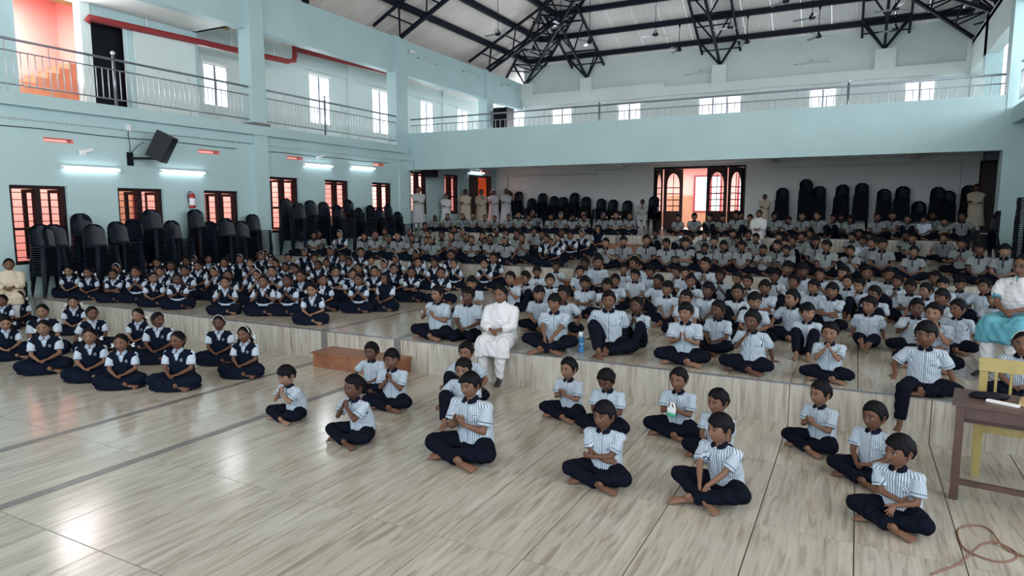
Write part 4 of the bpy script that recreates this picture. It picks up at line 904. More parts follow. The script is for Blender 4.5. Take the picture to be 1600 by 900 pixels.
def hair_part(lod, style, seed):
    """hair cap: the part of the shell above the hairline stands off the skull, the rest tucks inside"""
    rs = np.random.RandomState(seed)
    nu, nv = ((60, 44), (34, 24), (20, 14))[lod]; d, fs = grid_sphere(nu, nv); p = skull(d)
    ph = np.abs(np.degrees(np.arctan2(d[:, 0], -d[:, 1]))); z = p[:, 2]
    if style in ('boy', 'boy2', 'boy3'):
        xs_ = [0, 25, 45, 62, 72, 84, 96, 115, 140, 180]; fr0 = {'boy': .062, 'boy2': .048, 'boy3': .070}[style]
        ys_ = [fr0, fr0 - .002, fr0 - .006, .040, -.006, -.010, .024, .012, -.045, -.060]; thick, top = .010, .014
    else:
        xs_ = [0, 20, 45, 65, 80, 100, 130, 180]; ys_ = [.082, .072, .050, .024, -.004, -.030, -.070, -.085]; thick, top = .006, .007
    line = np.interp(ph, xs_, ys_)
    nz = sum(np.sin(ph * R(1) * k + rs.rand() * 6 + z * 60) / k for k in (5, 9, 16)) * .0016
    phs = np.degrees(np.arctan2(d[:, 0], -d[:, 1])) * R(1); k0 = rs.uniform(0, 6, 4)
    lock = np.sin(phs * 13 + z * 70 + k0[0]) * .5 + np.sin(phs * 21 - z * 50 + k0[1]) * .3 + np.sin(phs * 7 + z * 110 + k0[2]) * .35
    side_ = rs.choice([-1, 1])
    if style.startswith('boy'): line = line + lock * .0055 * (ph < 80) - .010 * np.exp(-((phs * 57.3 - side_ * 28) / 22) ** 2) + .006 * np.exp(-((phs * 57.3 + side_ * 18) / 14) ** 2)
    m_ = sstep(z - line, -.004, .006); t = np.clip(z / .11, 0, 1)
    off = thick + top * t ** 1.5 + (.002 * np.sin(ph * .5 + rs.rand() * 6) + nz)
    if style.startswith('boy'): off = off + rs.uniform(-.0010, .0015, len(off)) + lock * .0032 + .007 * np.exp(-(ph / 45) ** 2) * np.clip(z / .08, 0, 1)
    else: off = off - .004 * np.exp(-(p[:, 0] / .006) ** 2) * (z > .03)
    o = -.010 + (off + .010) * m_
    c = np.array([0, .008, 0]); nrm = (p - c) / np.array([.078, .096, .112]) ** 2; nrm /= np.linalg.norm(nrm, axis=1)[:, None]
    q = p + nrm * o[:, None]; back = (p[:, 1] > 0) & (m_ > .4); q[:, 1] += back * .010 * np.clip(1 - np.abs(z - .02) / .09, 0, 1)
    return q, fs
def hand_part(kind, lod, side):
    """hand pointing +X from the wrist, palm facing -Z, thumb towards +Y*side; kinds: flat, curl, clasp, spread"""
    b_ = MB(); seg = 6 if lod == 0 else 5
    b_.tube([(-.012, 0, 0), (.008, 0, 0), (.032, 0, 0), (.058, .001 * side, 0)], [(.0155, .0125), (.020, .0115), (.0245, .011), (.0235, .009)], 8 if lod == 0 else 6, 0, True, True, side=(0, 1, 0))
    if lod == 2:
        c = {'flat': .15, 'curl': .8, 'clasp': .9, 'spread': .05}[kind]
        b_.tube([(.05, 0, 0), (.075, 0, -.008 * c * 2), (.075 + .022 * (1 - c), 0, -.012 - .02 * c)], [(.022, .008), (.021, .008), (.016, .007)], 6, 0, True, True, side=(0, 1, 0))
        b_.tube([(.01, .018 * side, -.002), (.035, .034 * side, -.008), (.052, .034 * side, -.014)], .007, 5, 0, True, True); return b_
    bend = {'flat': (6, 10, 8), 'curl': (32, 48, 34), 'clasp': (40, 62, 30), 'spread': (2, 5, 5)}[kind]; fan_ = {'flat': 3, 'curl': 3, 'clasp': 2, 'spread': 12}[kind]
    for k, (L, y) in enumerate(((.036, .0175), (.041, .0060), (.038, -.0055), (.030, -.0165))):
        a = 0; yaw = R(fan_ * (1.4 - k)) * side; P = V(.056 - (.004 if k in (0, 3) else 0), y * side, .001); pts = [P.copy()]; ls = (L * .46, L * .31, L * .27)
        for l, bd in zip(ls, bend):
            a += R(bd); P = P + V(math.cos(a) * math.cos(yaw), math.sin(yaw) * math.cos(a), -math.sin(a)) * l; pts.append(P.copy())
        b_.tube(pts, [.0066, .0062, .0056, .0045], seg, 0, True, lod == 0)
    if kind in ('clasp', 'curl'): pts = [(.004, .015 * side, -.002), (.022, .028 * side, -.010), (.040, .026 * side, -.020), (.052, .016 * side, -.026)]
    else: pts = [(.004, .015 * side, 0), (.022, .032 * side, -.003), (.036, .041 * side, -.006), (.047, .046 * side, -.008)]
    b_.tube(pts, [.0095, .0085, .0068, .0052], seg, 0, True, True)
    return b_
def foot_part(lod, shoe=False):
    """bare foot: heel at origin, toes +X, sole down"""
    b_ = MB(); sg = (10, 8, 6)[lod]
    b_.tube([(-.012, 0, .022), (.015, 0, .026), (.055, .002, .028), (.09, .004, .020), (.125, .005, .012)], [(.022, .022), (.026, .026), (.025, .024), (.031, .016), (.030, .011)], sg, 0, True, True, side=(0, 1, 0))
    b_.tube([(.012, 0, .030), (.008, 0, .075)], [(.024, .030), (.026, .028)], sg, 0, True, True, side=(0, 1, 0))
    if lod < 2 and not shoe:
        for k in range(5): y = .026 - k * .0125; L = (.024, .021, .019, .016, .013)[k]; r = (.0095, .0068, .0064, .0060, .0058)[k]; x = .128 - .004 * k; b_.tube([(x - .01, y, .011), (x + L * .7, y * 1.08, .009)], r, 6, 0, True, True)
    return b_
def frame_from(x, z):
    x = x.normalized(); z = (z - x * z.dot(x)).normalized(); y = z.cross(x); return Matrix((x, y, z)).transposed()
def ik(S, W, l1, l2, hint):
    d = W - S; D = d.length
    if D > (l1 + l2) * .995: W = S + d * ((l1 + l2) * .995 / D); d = W - S; D = d.length
    a = (l1 * l1 - l2 * l2 + D * D) / (2 * D); h = math.sqrt(max(l1 * l1 - a * a, 0)); n = d.normalized(); hp = (hint - n * hint.dot(n)).normalized()
    return S + n * a + hp * h, W
class Fig: pass
JOBS = []      # raw meshes waiting for their voxel remesh
def job(mb, voxel, smooth, key): JOBS.append((mb, voxel, smooth, key))
def figure_spec(kind, arms='lap', legs='cross', lean=.05, twist=0, hy=0, hp=0, hr=0, lod=1, seed=0, fat=1.0, hair='boy', ribbons='', eyes=0.0, hs=1.06, spread=1.0, veil=False, hem_=0.0, mask=False, glasses=False):
    """all in metres for a child of about 1.25 m sitting on z=0; facing -Y"""
    F = Fig(); F.veil, F.mask, F.glasses = veil, mask, glasses; F.kind, F.lod, F.seed, F.hair, F.ribbons, F.hs, F.legs = kind, lod, seed, hair, ribbons, hs, legs
    adult = kind in ('white', 'blue', 'cream', 'whitekurta', 'greykurta')
    vox = (.0085, .012, .017)[lod]
    # spine
    P0, P1, P2, N = V(0, 0, .085), V(0, -.010, .20), V(0, -lean * .7, .33), V(0, -lean * 1.15, .455)
    rz = Matrix.Rotation(R(twist), 3, 'Z'); tw = lambda p: (rz @ p)
    P2, N = tw(P2), tw(N); F.P1, F.P2, F.N = P1, P2, N
    hq = Matrix.Rotation(R(hy), 3, 'Z') @ Matrix.Rotation(R(hp), 3, 'X') @ Matrix.Rotation(R(hr), 3, 'Y')
    H = N + V(0, -.014, .012) + hq @ V(0, -.006, .092 * hs); F.H, F.HQ = H, hq
    ax = tw(V(1, 0, 0)); f_ = fat; chest = (N - P1).normalized()
    F.ax, F.fr = ax, tw(V(0, -1, 0))
    SH = {}; 
    for s in (-1, 1): SH[s] = N + ax * (.146 * s) + V(0, .004, -.064)
    # arms
    l1, l2 = .178, .158
    fw = tw(V(0, -1, 0)); up = V(0, 0, 1)
    def loc(x, y, z): return tw(V(x, y, z))
    A = {}    # side -> (wrist, hint, hand dir, palm normal, hand kind)
    def setarm(s, w, hint, hd, pn, hk='curl'): A[s] = (w, hint, hd, pn, hk)
    def base(s, mode):
        o = lambda x, y, z: loc(x * s, y, z)
        if mode == 'lap': setarm(s, o(.052, -.215, .165 + .008 * s), o(.6, .35, -.5), o(-.75, -.55, -.10), V(0, .2, -1) if s > 0 else V(0, -.2, -1) * -1 if False else V(0, .3, -1), 'clasp')
        elif mode == 'clap': setarm(s, o(.030, -.205, .285), o(.5, .2, -.8), o(-.10, -.55, .83), o(-1, -.05, 0), 'flat')
        elif mode == 'pray': setarm(s, o(.024, -.165, .34), o(.5, .1, -.9), o(-.10, -.35, .93), o(-1, 0, 0), 'flat')
        elif mode == 'clapwide': setarm(s, o(.085, -.225, .33), o(.6, .2, -.7), o(-.15, -.45, .87), o(-1, -.2, 0), 'spread')
        elif mode == 'chin': 
            hh = H + hq @ V(0, -.085, -.105); setarm(s, hh + o(.025, -.035, -.065) * 1.0, o(.45, -.2, -.9), (hh - (hh + o(.025, -.035, -.065))).normalized() + V(0, 0, .3), o(-1, .3, 0), 'curl')
        elif mode == 'face':
            hh = H + hq @ V(.03 * s, -.075, -.06); setarm(s, hh + o(.03, -.03, -.085), o(.5, -.3, -.8), o(-.25, .1, 1), o(-.6, 1, 0), 'flat')
        elif mode == 'fold': setarm(s, o(-.055, -.165 - (.018 if s > 0 else -.01), .215 + .012 * s), o(.9, .1, -.55), o(-1, .12, .05), o(0, 1, -.25), 'flat')
        elif mode == 'down': setarm(s, o(.020 + .012, -.315, .165), o(.8, .3, -.1), o(-.18, -.30, -.95), o(-.5, .9, 0), 'flat')
        elif mode == 'hug': setarm(s, o(.035, -.345, .20), o(.9, .3, -.1), o(-.9, -.2, -.2), o(0, 1, 0), 'clasp')
        elif mode == 'knee': setarm(s, o(.215, -.215, .185), o(.5, .6, -.2), o(.1, -.9, -.25), V(0, 0, -1), 'flat')
        elif mode == 'brace': setarm(s, o(.27, -.01, .045), o(.2, .9, 0), o(.25, -.95, -.05), V(0, 0, -1), 'flat')
        elif mode == 'point': setarm(s, o(.05, -.26, .20), o(.6, .35, -.5), o(-.1, -.8, -.5), o(-.6, .2, -.7), 'spread')
        elif mode == 'shin': setarm(s, o(.04, -.36, .10), o(.8, .3, -.1), o(.1, -.7, -.6), V(0, .3, -1), 'flat')
        elif mode == 'back': setarm(s, o(.2, .12, .05), o(.3, .9, 0), o(.3, .9, -.05), V(0, 0, -1), 'flat')
        elif mode == 'adlap': setarm(s, o(.035, -.25, .205 + .006 * s), o(.7, .3, -.5), o(-.8, -.5, -.25), V(0, .2, -1), 'clasp')
    a_ = arms.split('/') if '/' in arms else [arms, arms]
    base(-1, a_[0]); base(1, a_[1])
    F.arms = {}
    for s in (-1, 1):
        w, hint, hd, pn, hk = A[s]; E_, W_ = ik(SH[s], w, l1, l2, hint); F.arms[s] = (SH[s], E_, W_, hd, pn, hk)
    # legs
    HP = {s: V(.070 * s, -.015, .085) for s in (-1, 1)}; sp = spread
    if legs == 'cross': K = {s: V(.248 * s * sp, -.215, .105) for s in (-1, 1)}; AN = {-1: V(.085, -.335, .055), 1: V(-.075, -.275, .050)}; FD = {-1: V(.9, -.25, 0), 1: V(-.9, -.3, 0)}
    elif legs == 'loose': K = {s: V(.275 * s * sp, -.235, .15) for s in (-1, 1)}; AN = {-1: V(.05, -.36, .055), 1: V(-.07, -.40, .05)}; FD = {-1: V(.85, -.5, 0), 1: V(-.7, -.7, 0)}
    elif legs == 'kneeup': K = {-1: V(-.14, -.27, .31), 1: V(.265, -.20, .10)}; AN = {-1: V(-.08, -.44, .07), 1: V(-.02, -.32, .05)}; FD = {-1: V(.15, -1, 0), 1: V(-.85, -.4, 0)}
    elif legs == 'long': K = {s: V(.10 * s, -.36, .17) for s in (-1, 1)}; AN = {-1: V(.015, -.64, .07), 1: V(-.03, -.66, .11)}; FD = {-1: V(.3, -.4, 1), 1: V(-.3, -.4, 1)}
    elif legs == 'kneesup': K = {s: V(.11 * s, -.25, .33) for s in (-1, 1)}; AN = {s: V(.07 * s, -.42, .06) for s in (-1, 1)}; FD = {s: V(.1 * s, -1, 0) for s in (-1, 1)}
    elif legs == 'edge': K = {s: V(.095 * s, -.335, .085) for s in (-1, 1)}; AN = {s: V(.085 * s, -.355, -.27) for s in (-1, 1)}; FD = {s: V(.15 * s, -1, 0) for s in (-1, 1)}
    elif legs == 'halfedge': K = {-1: V(-.13, -.32, .085), 1: V(.27, -.13, .09)}; AN = {-1: V(-.14, -.34, -.25), 1: V(0, -.24, .05)}; FD = {-1: V(-.1, -1, 0), 1: V(-.9, -.2, 0)}
    elif legs == 'kneel': K = {s: V(.12 * s, -.29, .06) for s in (-1, 1)}; AN = {s: V(.10 * s, .05, .03) for s in (-1, 1)}; FD = {s: V(.1 * s, 1, 0) for s in (-1, 1)}
    elif legs == 'stand': K = {s: V(.065 * s, -.015, -.20) for s in (-1, 1)}; AN = {s: V(.07 * s, .01, -.495) for s in (-1, 1)}; FD = {s: V(.2 * s, -1, 0) for s in (-1, 1)}
    F.K, F.AN, F.FD, F.HP = K, AN, FD, HP
    # ---- body core
    b_ = MB(); sg = 12
    b_.tube([P0, P1, P2, N - V(0, 0, .02)], [(.115 * f_, .09 * f_), (.10 * f_, .078 * f_), (.112, .078), (.05, .045)], sg, 0, True, True, side=ax)
    nr = .037 if not adult else .038
    b_.tube([N - V(0, 0, .045), N + V(0, -.004, .02), H + hq @ V(0, .018, -.070 * hs)], [nr * 1.35, nr, nr], 10, 0, True, True)
    for s in (-1, 1):
        S_, E_, W_, hd, pn, hk = F.arms[s]
        b_.tube([S_, S_.lerp(E_, .5), E_], [.036, .032 * f_, .026], 10, 0, True, True); b_.tube([E_, E_.lerp(W_, .35), W_], [.0265, .0255, .0165], 10, 0, True, True)
    if kind not in ('white', 'cream', 'whitekurta', 'blue', 'greykurta'):
        for s in (-1, 1): b_.tube([K[s], K[s].lerp(AN[s], .4), AN[s]], [.045, .038, .024], 8, 0, True, True)
    job(b_, vox, 2, (F, 'core'))
    # ---- upper garment
    if kind != 'shawl':
        g = MB(); o = .012
        hem = V(0, -.008, .115 if kind not in ('girl', 'hijab') else .175); 
        fw_ = .93 if kind in ('girl', 'hijab') else (.90 if adult else 1.0)
        g.tube([hem, P1, P1.lerp(P2, .5), P2, N - V(0, 0, .062), N - V(0, 0, .030)],
               [(.150 * f_ * fw_, .124 * f_ * fw_), (.143 * f_ * fw_, .115 * f_ * fw_), (.142 * f_ * fw_, .108 * f_ * fw_), (.143 * fw_, .096 * fw_), (.118 * fw_, .069 * fw_), (.048, .044)], 20, 0, True, True, side=ax)
        for s in (-1, 1):
            S_, E_ = F.arms[s][:2]; cuff = S_.lerp(E_, .74 if kind != 'polo' else .70); F.arms[s] = (*F.arms[s], cuff)
            g.tube([N + ax * (.045 * s) - V(0, 0, .050), S_ + (S_ - N).normalized() * -.01, S_.lerp(E_, .35), cuff], [(.038, .040), (.047 * fw_, .048 * fw_), (.052 * f_ ** .5 * fw_, .053 * fw_), (.064 * fw_ ** 2, .061 * fw_ ** 2)], 14, 0, True, False)
            g.ell(S_, (.045 * fw_, .047 * fw_, .044 * fw_), 0, 12, 8)
        job(g, vox, 3 if lod < 2 else 2, (F, 'top'))
    # ---- lower garment
    g = MB(); tr = 1.0
    if kind in ('boy', 'polo', 'polowhite'):
        g.tube([V(0, 0, .03), V(0, 0, .10), V(0, -.008, .155)], [(.130 * f_, .112 * f_), (.140 * f_, .115 * f_), (.120 * f_, .098 * f_)], 18, 0, True, True, side=(1, 0, 0))
        for s in (-1, 1):
            tK, tA = K[s], AN[s]; end = tK.lerp(tA, .88)
            g.tube([HP[s] - V(0, 0, .005), HP[s].lerp(tK, .5), tK], [.082 * f_, .078, .066], 14, 0, True, True)
            g.tube([tK, tK.lerp(end, .5), end], [(.064, .064), (.058, .056), (.050, .046)], 14, 0, True, False)
        g.ell(V(0, -.07, .07), (.13, .11, .06), 0, 12, 8)
        zc = 1.15
    elif kind in ('girl', 'greygirl', 'hijab'):
        g.tube([V(0, .01, .02), V(0, 0, .10), V(0, -.008, .18)], [(.165, .135), (.150, .122), (.126, .100)], 18, 0, True, True, side=(1, 0, 0))
        for s in (-1, 1):
            g.tube([HP[s], HP[s].lerp(K[s], .5), K[s]], [.095, .090, .078], 12, 0, True, True); g.tube([K[s], K[s].lerp(AN[s], .75)], [.076, .062], 12, 0, True, True)
        g.ell(V(0, -.16, .06), (.275, .215, .085), 0, 20, 10); g.ell(V(0, -.0, .06), (.21, .18, .085), 0, 16, 8); g.ell(V(0, -.19, .025), (.305, .22, .030), 0, 20, 8)
    elif adult:
        st_ = .048
        for s in (-1, 1): g.tube([HP[s], HP[s].lerp(K[s], .5), K[s]], [.085, .075, .060], 12, 0, True, True); g.tube([K[s], K[s].lerp(AN[s], .5), K[s].lerp(AN[s], .93)], [.060, .055, .040], 12, 0, True, True)
        g.ell(V(0, 0, .08), (.13, .11, .08), 0, 12, 8)
    job(g, vox, (3 if lod < 2 else 2) + (3 if kind in ('girl', 'greygirl', 'hijab') else 0), (F, 'low'))
    # ---- girls: navy vest over the blouse, its V neck cut from the front
    if kind in ('girl', 'hijab'):
        g = MB()
        g.tube([V(0, -.004, .10), P1, P1.lerp(P2, .5), P2, N - V(0, 0, .064), N - V(0, 0, .034)], [(.147, .122), (.145, .119), (.146, .115), (.145, .107), (.112, .078), (.060, .055)], 20, 0, True, True, side=ax)
        for s in (-1, 1): g.tube([N + ax * (.05 * s) - V(0, 0, .052), N + ax * (.130 * s) - V(0, 0, .070)], [.044, .054], 12, 0, True, True)
        job(g, vox, 3, (F, 'vest'))
    if adult:
        g = MB()   # long tunic over the thighs, and a draped shawl
        g.tube([V(0, .0, .03), V(0, 0, .12), P1, P2, N - V(0, 0, .055), N - V(0, 0, .012)], [(.160, .130), (.158, .125), (.138, .108), (.140, .100), (.11, .072), (.06, .055)], 20, 0, True, True, side=ax)
        if legs == 'stand':
            g.tube([V(0, 0, .12), V(0, 0, .0), V(0, -.005, -.18), V(0, -.005, -.34 - hem_)], [(.140, .108), (.160, .125), (.185, .145), (.21, .165)], 20, 0, True, False, side=(1, 0, 0))
        else:
          for s in (-1, 1): g.tube([HP[s], HP[s].lerp(K[s], .5), K[s] + V(0, .01, -.01)], [.10, .098, .090], 12, 0, True, True); g.tube([K[s], K[s].lerp(AN[s], .38)], [(.092, .082), (.098, .088)], 12, 0, True, False)
          g.ell(V(0, -.17, .095), (.13, .19, .07), 0, 14, 8)
        if legs in ('edge',): g.tube([V(0, -.335, .10), V(0, -.37, -.04)], [(.14, .075), (.16, .07)], 14, 0, True, False, side=(1, 0, 0))
        job(g, vox, 4, (F, 'tunic'))
        g = MB()
        g.tube([P1 + V(0, -.02, .02), P2 + V(0, -.02, -.03), P2 + V(0, -.012, .03), N - V(0, 0, .050), N + V(0, .0, -.014)], [(.172, .125), (.155, .118), (.152, .108), (.116, .078), (.062, .060)], 22, 0, True, True, side=ax)
        for s in (-1, 1):
            S_, E_, W_ = F.arms[s][:3]; g.tube([N + ax * (.03 * s) - V(0, 0, .030), S_ - V(0, 0, .006)], [.050, .048], 12, 0, True, True); g.tube([S_ - V(0, 0, .006), S_.lerp(E_, .5), E_, E_.lerp(W_, .45)] if kind != 'blue' else [S_ - V(0, 0, .004), S_.lerp(E_, .2), S_.lerp(E_, .42)], [.050, .054, .056, .050] if kind != 'blue' else [.056, .060, .064], 12, 0, True, True)
        g.tube([N + F.fr * (.066 * math.cos(a)) + F.ax * (.072 * math.sin(a)) + V(0, 0, -.040 - .018 * math.cos(a)) for a in [R(30 * k) for k in range(13)]], .020, 8, 0, True, False)
        job(g, vox, 9, (F, 'shawl'))
    if kind == 'hijab' or veil:
        g = MB(); g.ell(H + hq @ V(0, .018, .012), (.094, .108, .124), 0, 20, 14); g.tube([H + hq @ V(0, .01, -.08), N + V(0, 0, -.02), N + V(0, -.01, -.10)], [(.075, .085), (.115, .085), (.150, .118)], 16, 0, True, True, side=ax)
        job(g, vox, 3, (F, 'veil'))
    return F
DONE = {}
def run_jobs():
    tmp = bpy.data.collections.new('tmp'); C.children.link(tmp) if hasattr(C, 'children') else None
    obs = []
    for i, (mb, vox, sm, key) in enumerate(JOBS):
        me = bpy.data.meshes.new('t'); me.from_pydata(mb.v, [], mb.f); o = bpy.data.objects.new('t', me); tmp.objects.link(o)
        r = o.modifiers.new('r', 'REMESH'); r.mode = 'VOXEL'; r.voxel_size = vox; s = o.modifiers.new('s', 'SMOOTH'); s.factor = .5; s.iterations = sm
        obs.append(o)
    dg = bpy.context.evaluated_depsgraph_get()
    for o, (mb, vox, sm, key) in zip(obs, JOBS):
        e = o.evaluated_get(dg); me = e.to_mesh(); n = len(me.vertices); co = np.empty(n * 3, np.float32); me.vertices.foreach_get('co', co)
        nl = len(me.loops); li = np.empty(nl, np.int32); me.loops.foreach_get('vertex_index', li); ls = np.empty(len(me.polygons), np.int32); me.polygons.foreach_get('loop_start', ls); lt = np.empty(len(me.polygons), np.int32); me.polygons.foreach_get('loop_total', lt)
        nr = np.empty(n * 3, np.float32); me.vertices.foreach_get('normal', nr)
        assert (lt == 4).all() or True
        q = li.reshape(-1, 4) if (lt == 4).all() else [tuple(li[a:a + c]) for a, c in zip(ls, lt)]
        F, part = key; F.__dict__.setdefault('geo', {})[part] = (co.reshape(-1, 3).astype(np.float64), q, nr.reshape(-1, 3)); e.to_mesh_clear()
    for o in obs: m_ = o.data; bpy.data.objects.remove(o); bpy.data.meshes.remove(m_)
    bpy.data.collections.remove(tmp); JOBS.clear()
def mkmesh(name, co, faces, mats, attrs=None, matidx=None):
    me = bpy.data.meshes.new(name); f = np.asarray(faces) if isinstance(faces, np.ndarray) else None
    me.from_pydata([tuple(c) for c in co], [], faces.tolist() if f is not None else faces)
    for k in mats: me.materials.append(M[k])
    me.polygons.foreach_set('use_smooth', np.ones(len(me.polygons), bool))
    if matidx is not None: me.polygons.foreach_set('material_index', matidx)
    for nme, typ, arr in attrs or []:
        a = me.attributes.new(nme, typ, 'POINT'); a.data.foreach_set('color' if typ == 'FLOAT_COLOR' else 'vector', np.asarray(arr, np.float32).ravel())
    me.update(); return me
def wrinkle(co, nr, seed, amp):
    s = seed * 1.7; x, y, z = co.T
    d = np.sin(x * 55 + z * 31 + s) * np.sin(y * 47 - z * 40 + s * 2) + .6 * np.sin(x * 90 - y * 80 + z * 70 + s * 3)
    return co + nr * (d * amp)[:, None]
def build_parts(F):
    """-> list of (name, mesh, sub-parts) for one figure"""
    out = []; lod = F.lod; g = F.geo; kind = F.kind; hq = F.HQ; H = F.H
    HQ3 = np.array(hq); toH = lambda v: (np.asarray(v) * F.hs) @ HQ3.T + np.array(H)
    # body: core + head + hands + feet in one mesh
    co, fq, nr = g['core']; Vs = [co]; Fs = [list(map(tuple, np.asarray(fq).tolist()))] if isinstance(fq, np.ndarray) else [fq]; Cs = [np.zeros((len(co), 4))]; off = len(co)
    def add(v, f, c=None):
        nonlocal off
        v = np.asarray([tuple(q) for q in v]); Vs.append(v); Fs.append([tuple(i + off for i in q) for q in f]); off += len(v); Cs.append(c if c is not None else np.zeros((len(v), 4)))
    hv, hf, hc = head_part(lod, False, getattr(F, 'eyes', 0)); add(toH(hv), hf, hc)
    for s in (-1, 1):
        a = F.arms[s]; W_, E_, hd, pn, hk = a[2], a[1], a[3], a[4], a[5]
        Mx = frame_from(hd, -pn); hb = hand_part(hk, lod, 1)
        # thumb side: towards the body's midline/up
        y_ = Mx @ V(0, 1, 0); inward = V(0, 0, 1) if abs(hd.normalized().z) < .6 else F.fr * -1
        side = 1 if y_.dot(inward) > 0 else -1
        hb = hand_part(hk, lod, side); add([W_ + Mx @ (Vector(v) * 1.0) for v in hb.v], hb.f)
    shoes = kind in ('white', 'blue', 'cream', 'whitekurta', 'greykurta')
    if kind != 'none':
        for s in (-1, 1):
            A_, d = F.AN[s], F.FD[s].normalized(); 
            upv = V(0, 0, 1) if abs(d.z) < .7 else V(0, 1, 0)
            fb = foot_part(lod, shoes); Mx = frame_from(d, upv)
            if F.legs in ('cross', 'loose') : Mx = Mx @ Matrix.Rotation(R(-35 * s), 3, 'X')
            base_ = A_ - Mx @ V(.005, 0, .050) 
            vs = [base_ + Mx @ Vector(v) for v in fb.v]; mz = min(v.z for v in vs); flo = -.56 if F.legs == 'stand' else -.36 if F.legs == 'edge' or (F.legs == 'halfedge' and s < 0) else 0.0
            if mz < flo + .002: vs = [v + V(0, 0, flo + .002 - mz) for v in vs]
            if shoes: F.__dict__.setdefault('shoes', []).append(([(v - base_) * 1.12 + base_ for v in vs], fb.f))
            else: add(vs, fb.f)
    allF = [f for L_ in Fs for f in L_]
    body = mkmesh('body', np.vstack(Vs), allF, ['skin'], [('col', 'FLOAT_COLOR', np.vstack(Cs))]); out.append(('body', body, []))
    # hair
    hv, hf = hair_part(lod, F.hair, F.seed)
    if kind != 'hijab' and not F.veil:
        hm = MB(); hm.add(toH(hv), hf); subs = []
        if F.hair.startswith('girl') or F.hair == 'woman':
            b_ = lambda x, y, z: Vector(toH([[x, y, z]])[0])
            if 'r' in F.ribbons:
                for s in (-1, 1):
                    hm.tube([b_(.055 * s, .055, -.03), b_(.088 * s, .045, -.065), b_(.098 * s, .025, -.12), F.N + F.ax * (.105 * s) + V(0, -.03, -.06)], [.020, .024, .022, .010], 8, 0, True, True)
                    rb = MB(); c = b_(.092 * s, .050, -.048)
                    for k in (-1, 1):
                        for q in (-1, 1): rb.tube([c, c + hq @ V(.022 * k, .004, .012 * q + .006), c + hq @ V(.044 * k, .002, .018 * q + .010)], [(.004, .004), (.014, .005), (.011, .004)], 6, 0, True, True, side=hq @ V(0, 0, 1))
                    rb.ell(c, .009, 0, 8, 6); subs.append(('hair_ribbon', rb.mesh('hair_ribbon', ['ribbon'], True)))
            elif 'p' in F.ribbons:
                hm.tube([b_(0, .098, -.01), b_(0, .135, -.04), b_(0, .125, -.12), b_(.0, .09, -.19)], [.020, .026, .022, .009], 8, 0, True, True)
            else:
                hm.ell(b_(0, .095, -.045), (.035, .028, .035), 0, 10, 8)
                hm.tube([b_(0, .085, -.07), F.N + V(0, .075, -.06), F.N + V(0, .095, -.14)], [.022, .020, .010], 8, 0, True, True)
            if 'b' in F.ribbons:
                arc = [b_(.088 * math.cos(a), -.012, .004 + .122 * math.sin(a)) for a in [R(12 + 156 * k / 14) for k in range(15)]]
                rb = MB(); rb.tube(arc, [(.009, .0035)] * 15, 6, 0, True, False, side=hq @ V(0, 1, 0)); subs.append(('hairband', rb.mesh('hairband', ['ribbon'], True)))
        out.append(('hair', hm.mesh('hair', ['hair'], True), subs))
    else:
        co, fq, nr = g['veil']; rel = (co - np.array(H)) @ HQ3; keep = ~((rel[:, 1] < -.022) & (np.abs(rel[:, 0]) < .064) & (rel[:, 2] < .070) & (rel[:, 2] > -.088))
        fa = np.asarray(fq); fa = fa[keep[fa].all(1)]; out.append(('head_scarf', mkmesh('head_scarf', wrinkle(co, nr, F.seed, .0012), fa, ['white_cloth' if F.veil else 'pinafore']), []))
    if F.glasses:
        gm = MB()
        for s in (-1, 1):
            cx = .0315 * s; yy = surf_y(cx, .003, FINE) - .012
            gm.tube([Vector(toH([[cx + .0185 * math.cos(R(30 * k)), yy - .002 * abs(math.cos(R(30 * k))), .002 + .0145 * math.sin(R(30 * k))]])[0]) for k in range(13)], .0014, 5, 0, False)
            gm.tube([Vector(toH([[(.050) * s, yy, .004]])[0]), Vector(toH([[.082 * s, -.01, .006]])[0])], .0013, 5)
        gm.tube([Vector(toH([[-.013, -.098, .004]])[0]), Vector(toH([[.013, -.098, .004]])[0])], .0013, 5)
        out.append(('glasses', gm.mesh('glasses', ['black'], True), []))
    if F.mask:
        mk_ = MB(); c = Vector(toH([[0, -.062, -.048]])[0]); mk_.ell(c, (.050, .036, .038), 0, 14, 10, hq); out.append(('face_mask', mk_.mesh('face_mask', ['blue_mask'], True), []))
    # pattern coordinates for the upper garment
    def pattern(co):
        ax, fr = np.array(F.ax), np.array(F.fr); P1, N = np.array(F.P1), np.array(F.N); sp = (N - P1) / np.linalg.norm(N - P1)
        rel = co - P1; x = rel @ ax; zc = rel @ sp + .20; f = rel @ fr; ang = np.arctan2(x, f * 1.15 + .02); u = ang * .118
        sl = np.zeros(len(co)); cuffd = np.full(len(co), .3)
        for s in (-1, 1):
            S_, E_ = np.array(F.arms[s][0]), np.array(F.arms[s][1]); cuff = np.array(F.arms[s][6]); d = cuff - S_; L = np.linalg.norm(d); d /= L; r = co - S_; t = r @ d; rad = np.linalg.norm(r - t[:, None] * d, axis=1)
            side = (x * s > .098) & (t > .012) & (rad < .092)
            e1 = np.cross(d, fr); e1 /= np.linalg.norm(e1); e2 = np.cross(d, e1); a2 = np.arctan2(r @ e1, r @ e2)
            u = np.where(side, a2 * .060, u); cuffd = np.where(side, L - t, cuffd); sl = np.where(side, 1, sl)
        return np.stack([u, cuffd, sl], 1), np.stack([x, zc, ((f > .03) & (sl < .5)).astype(float)], 1)
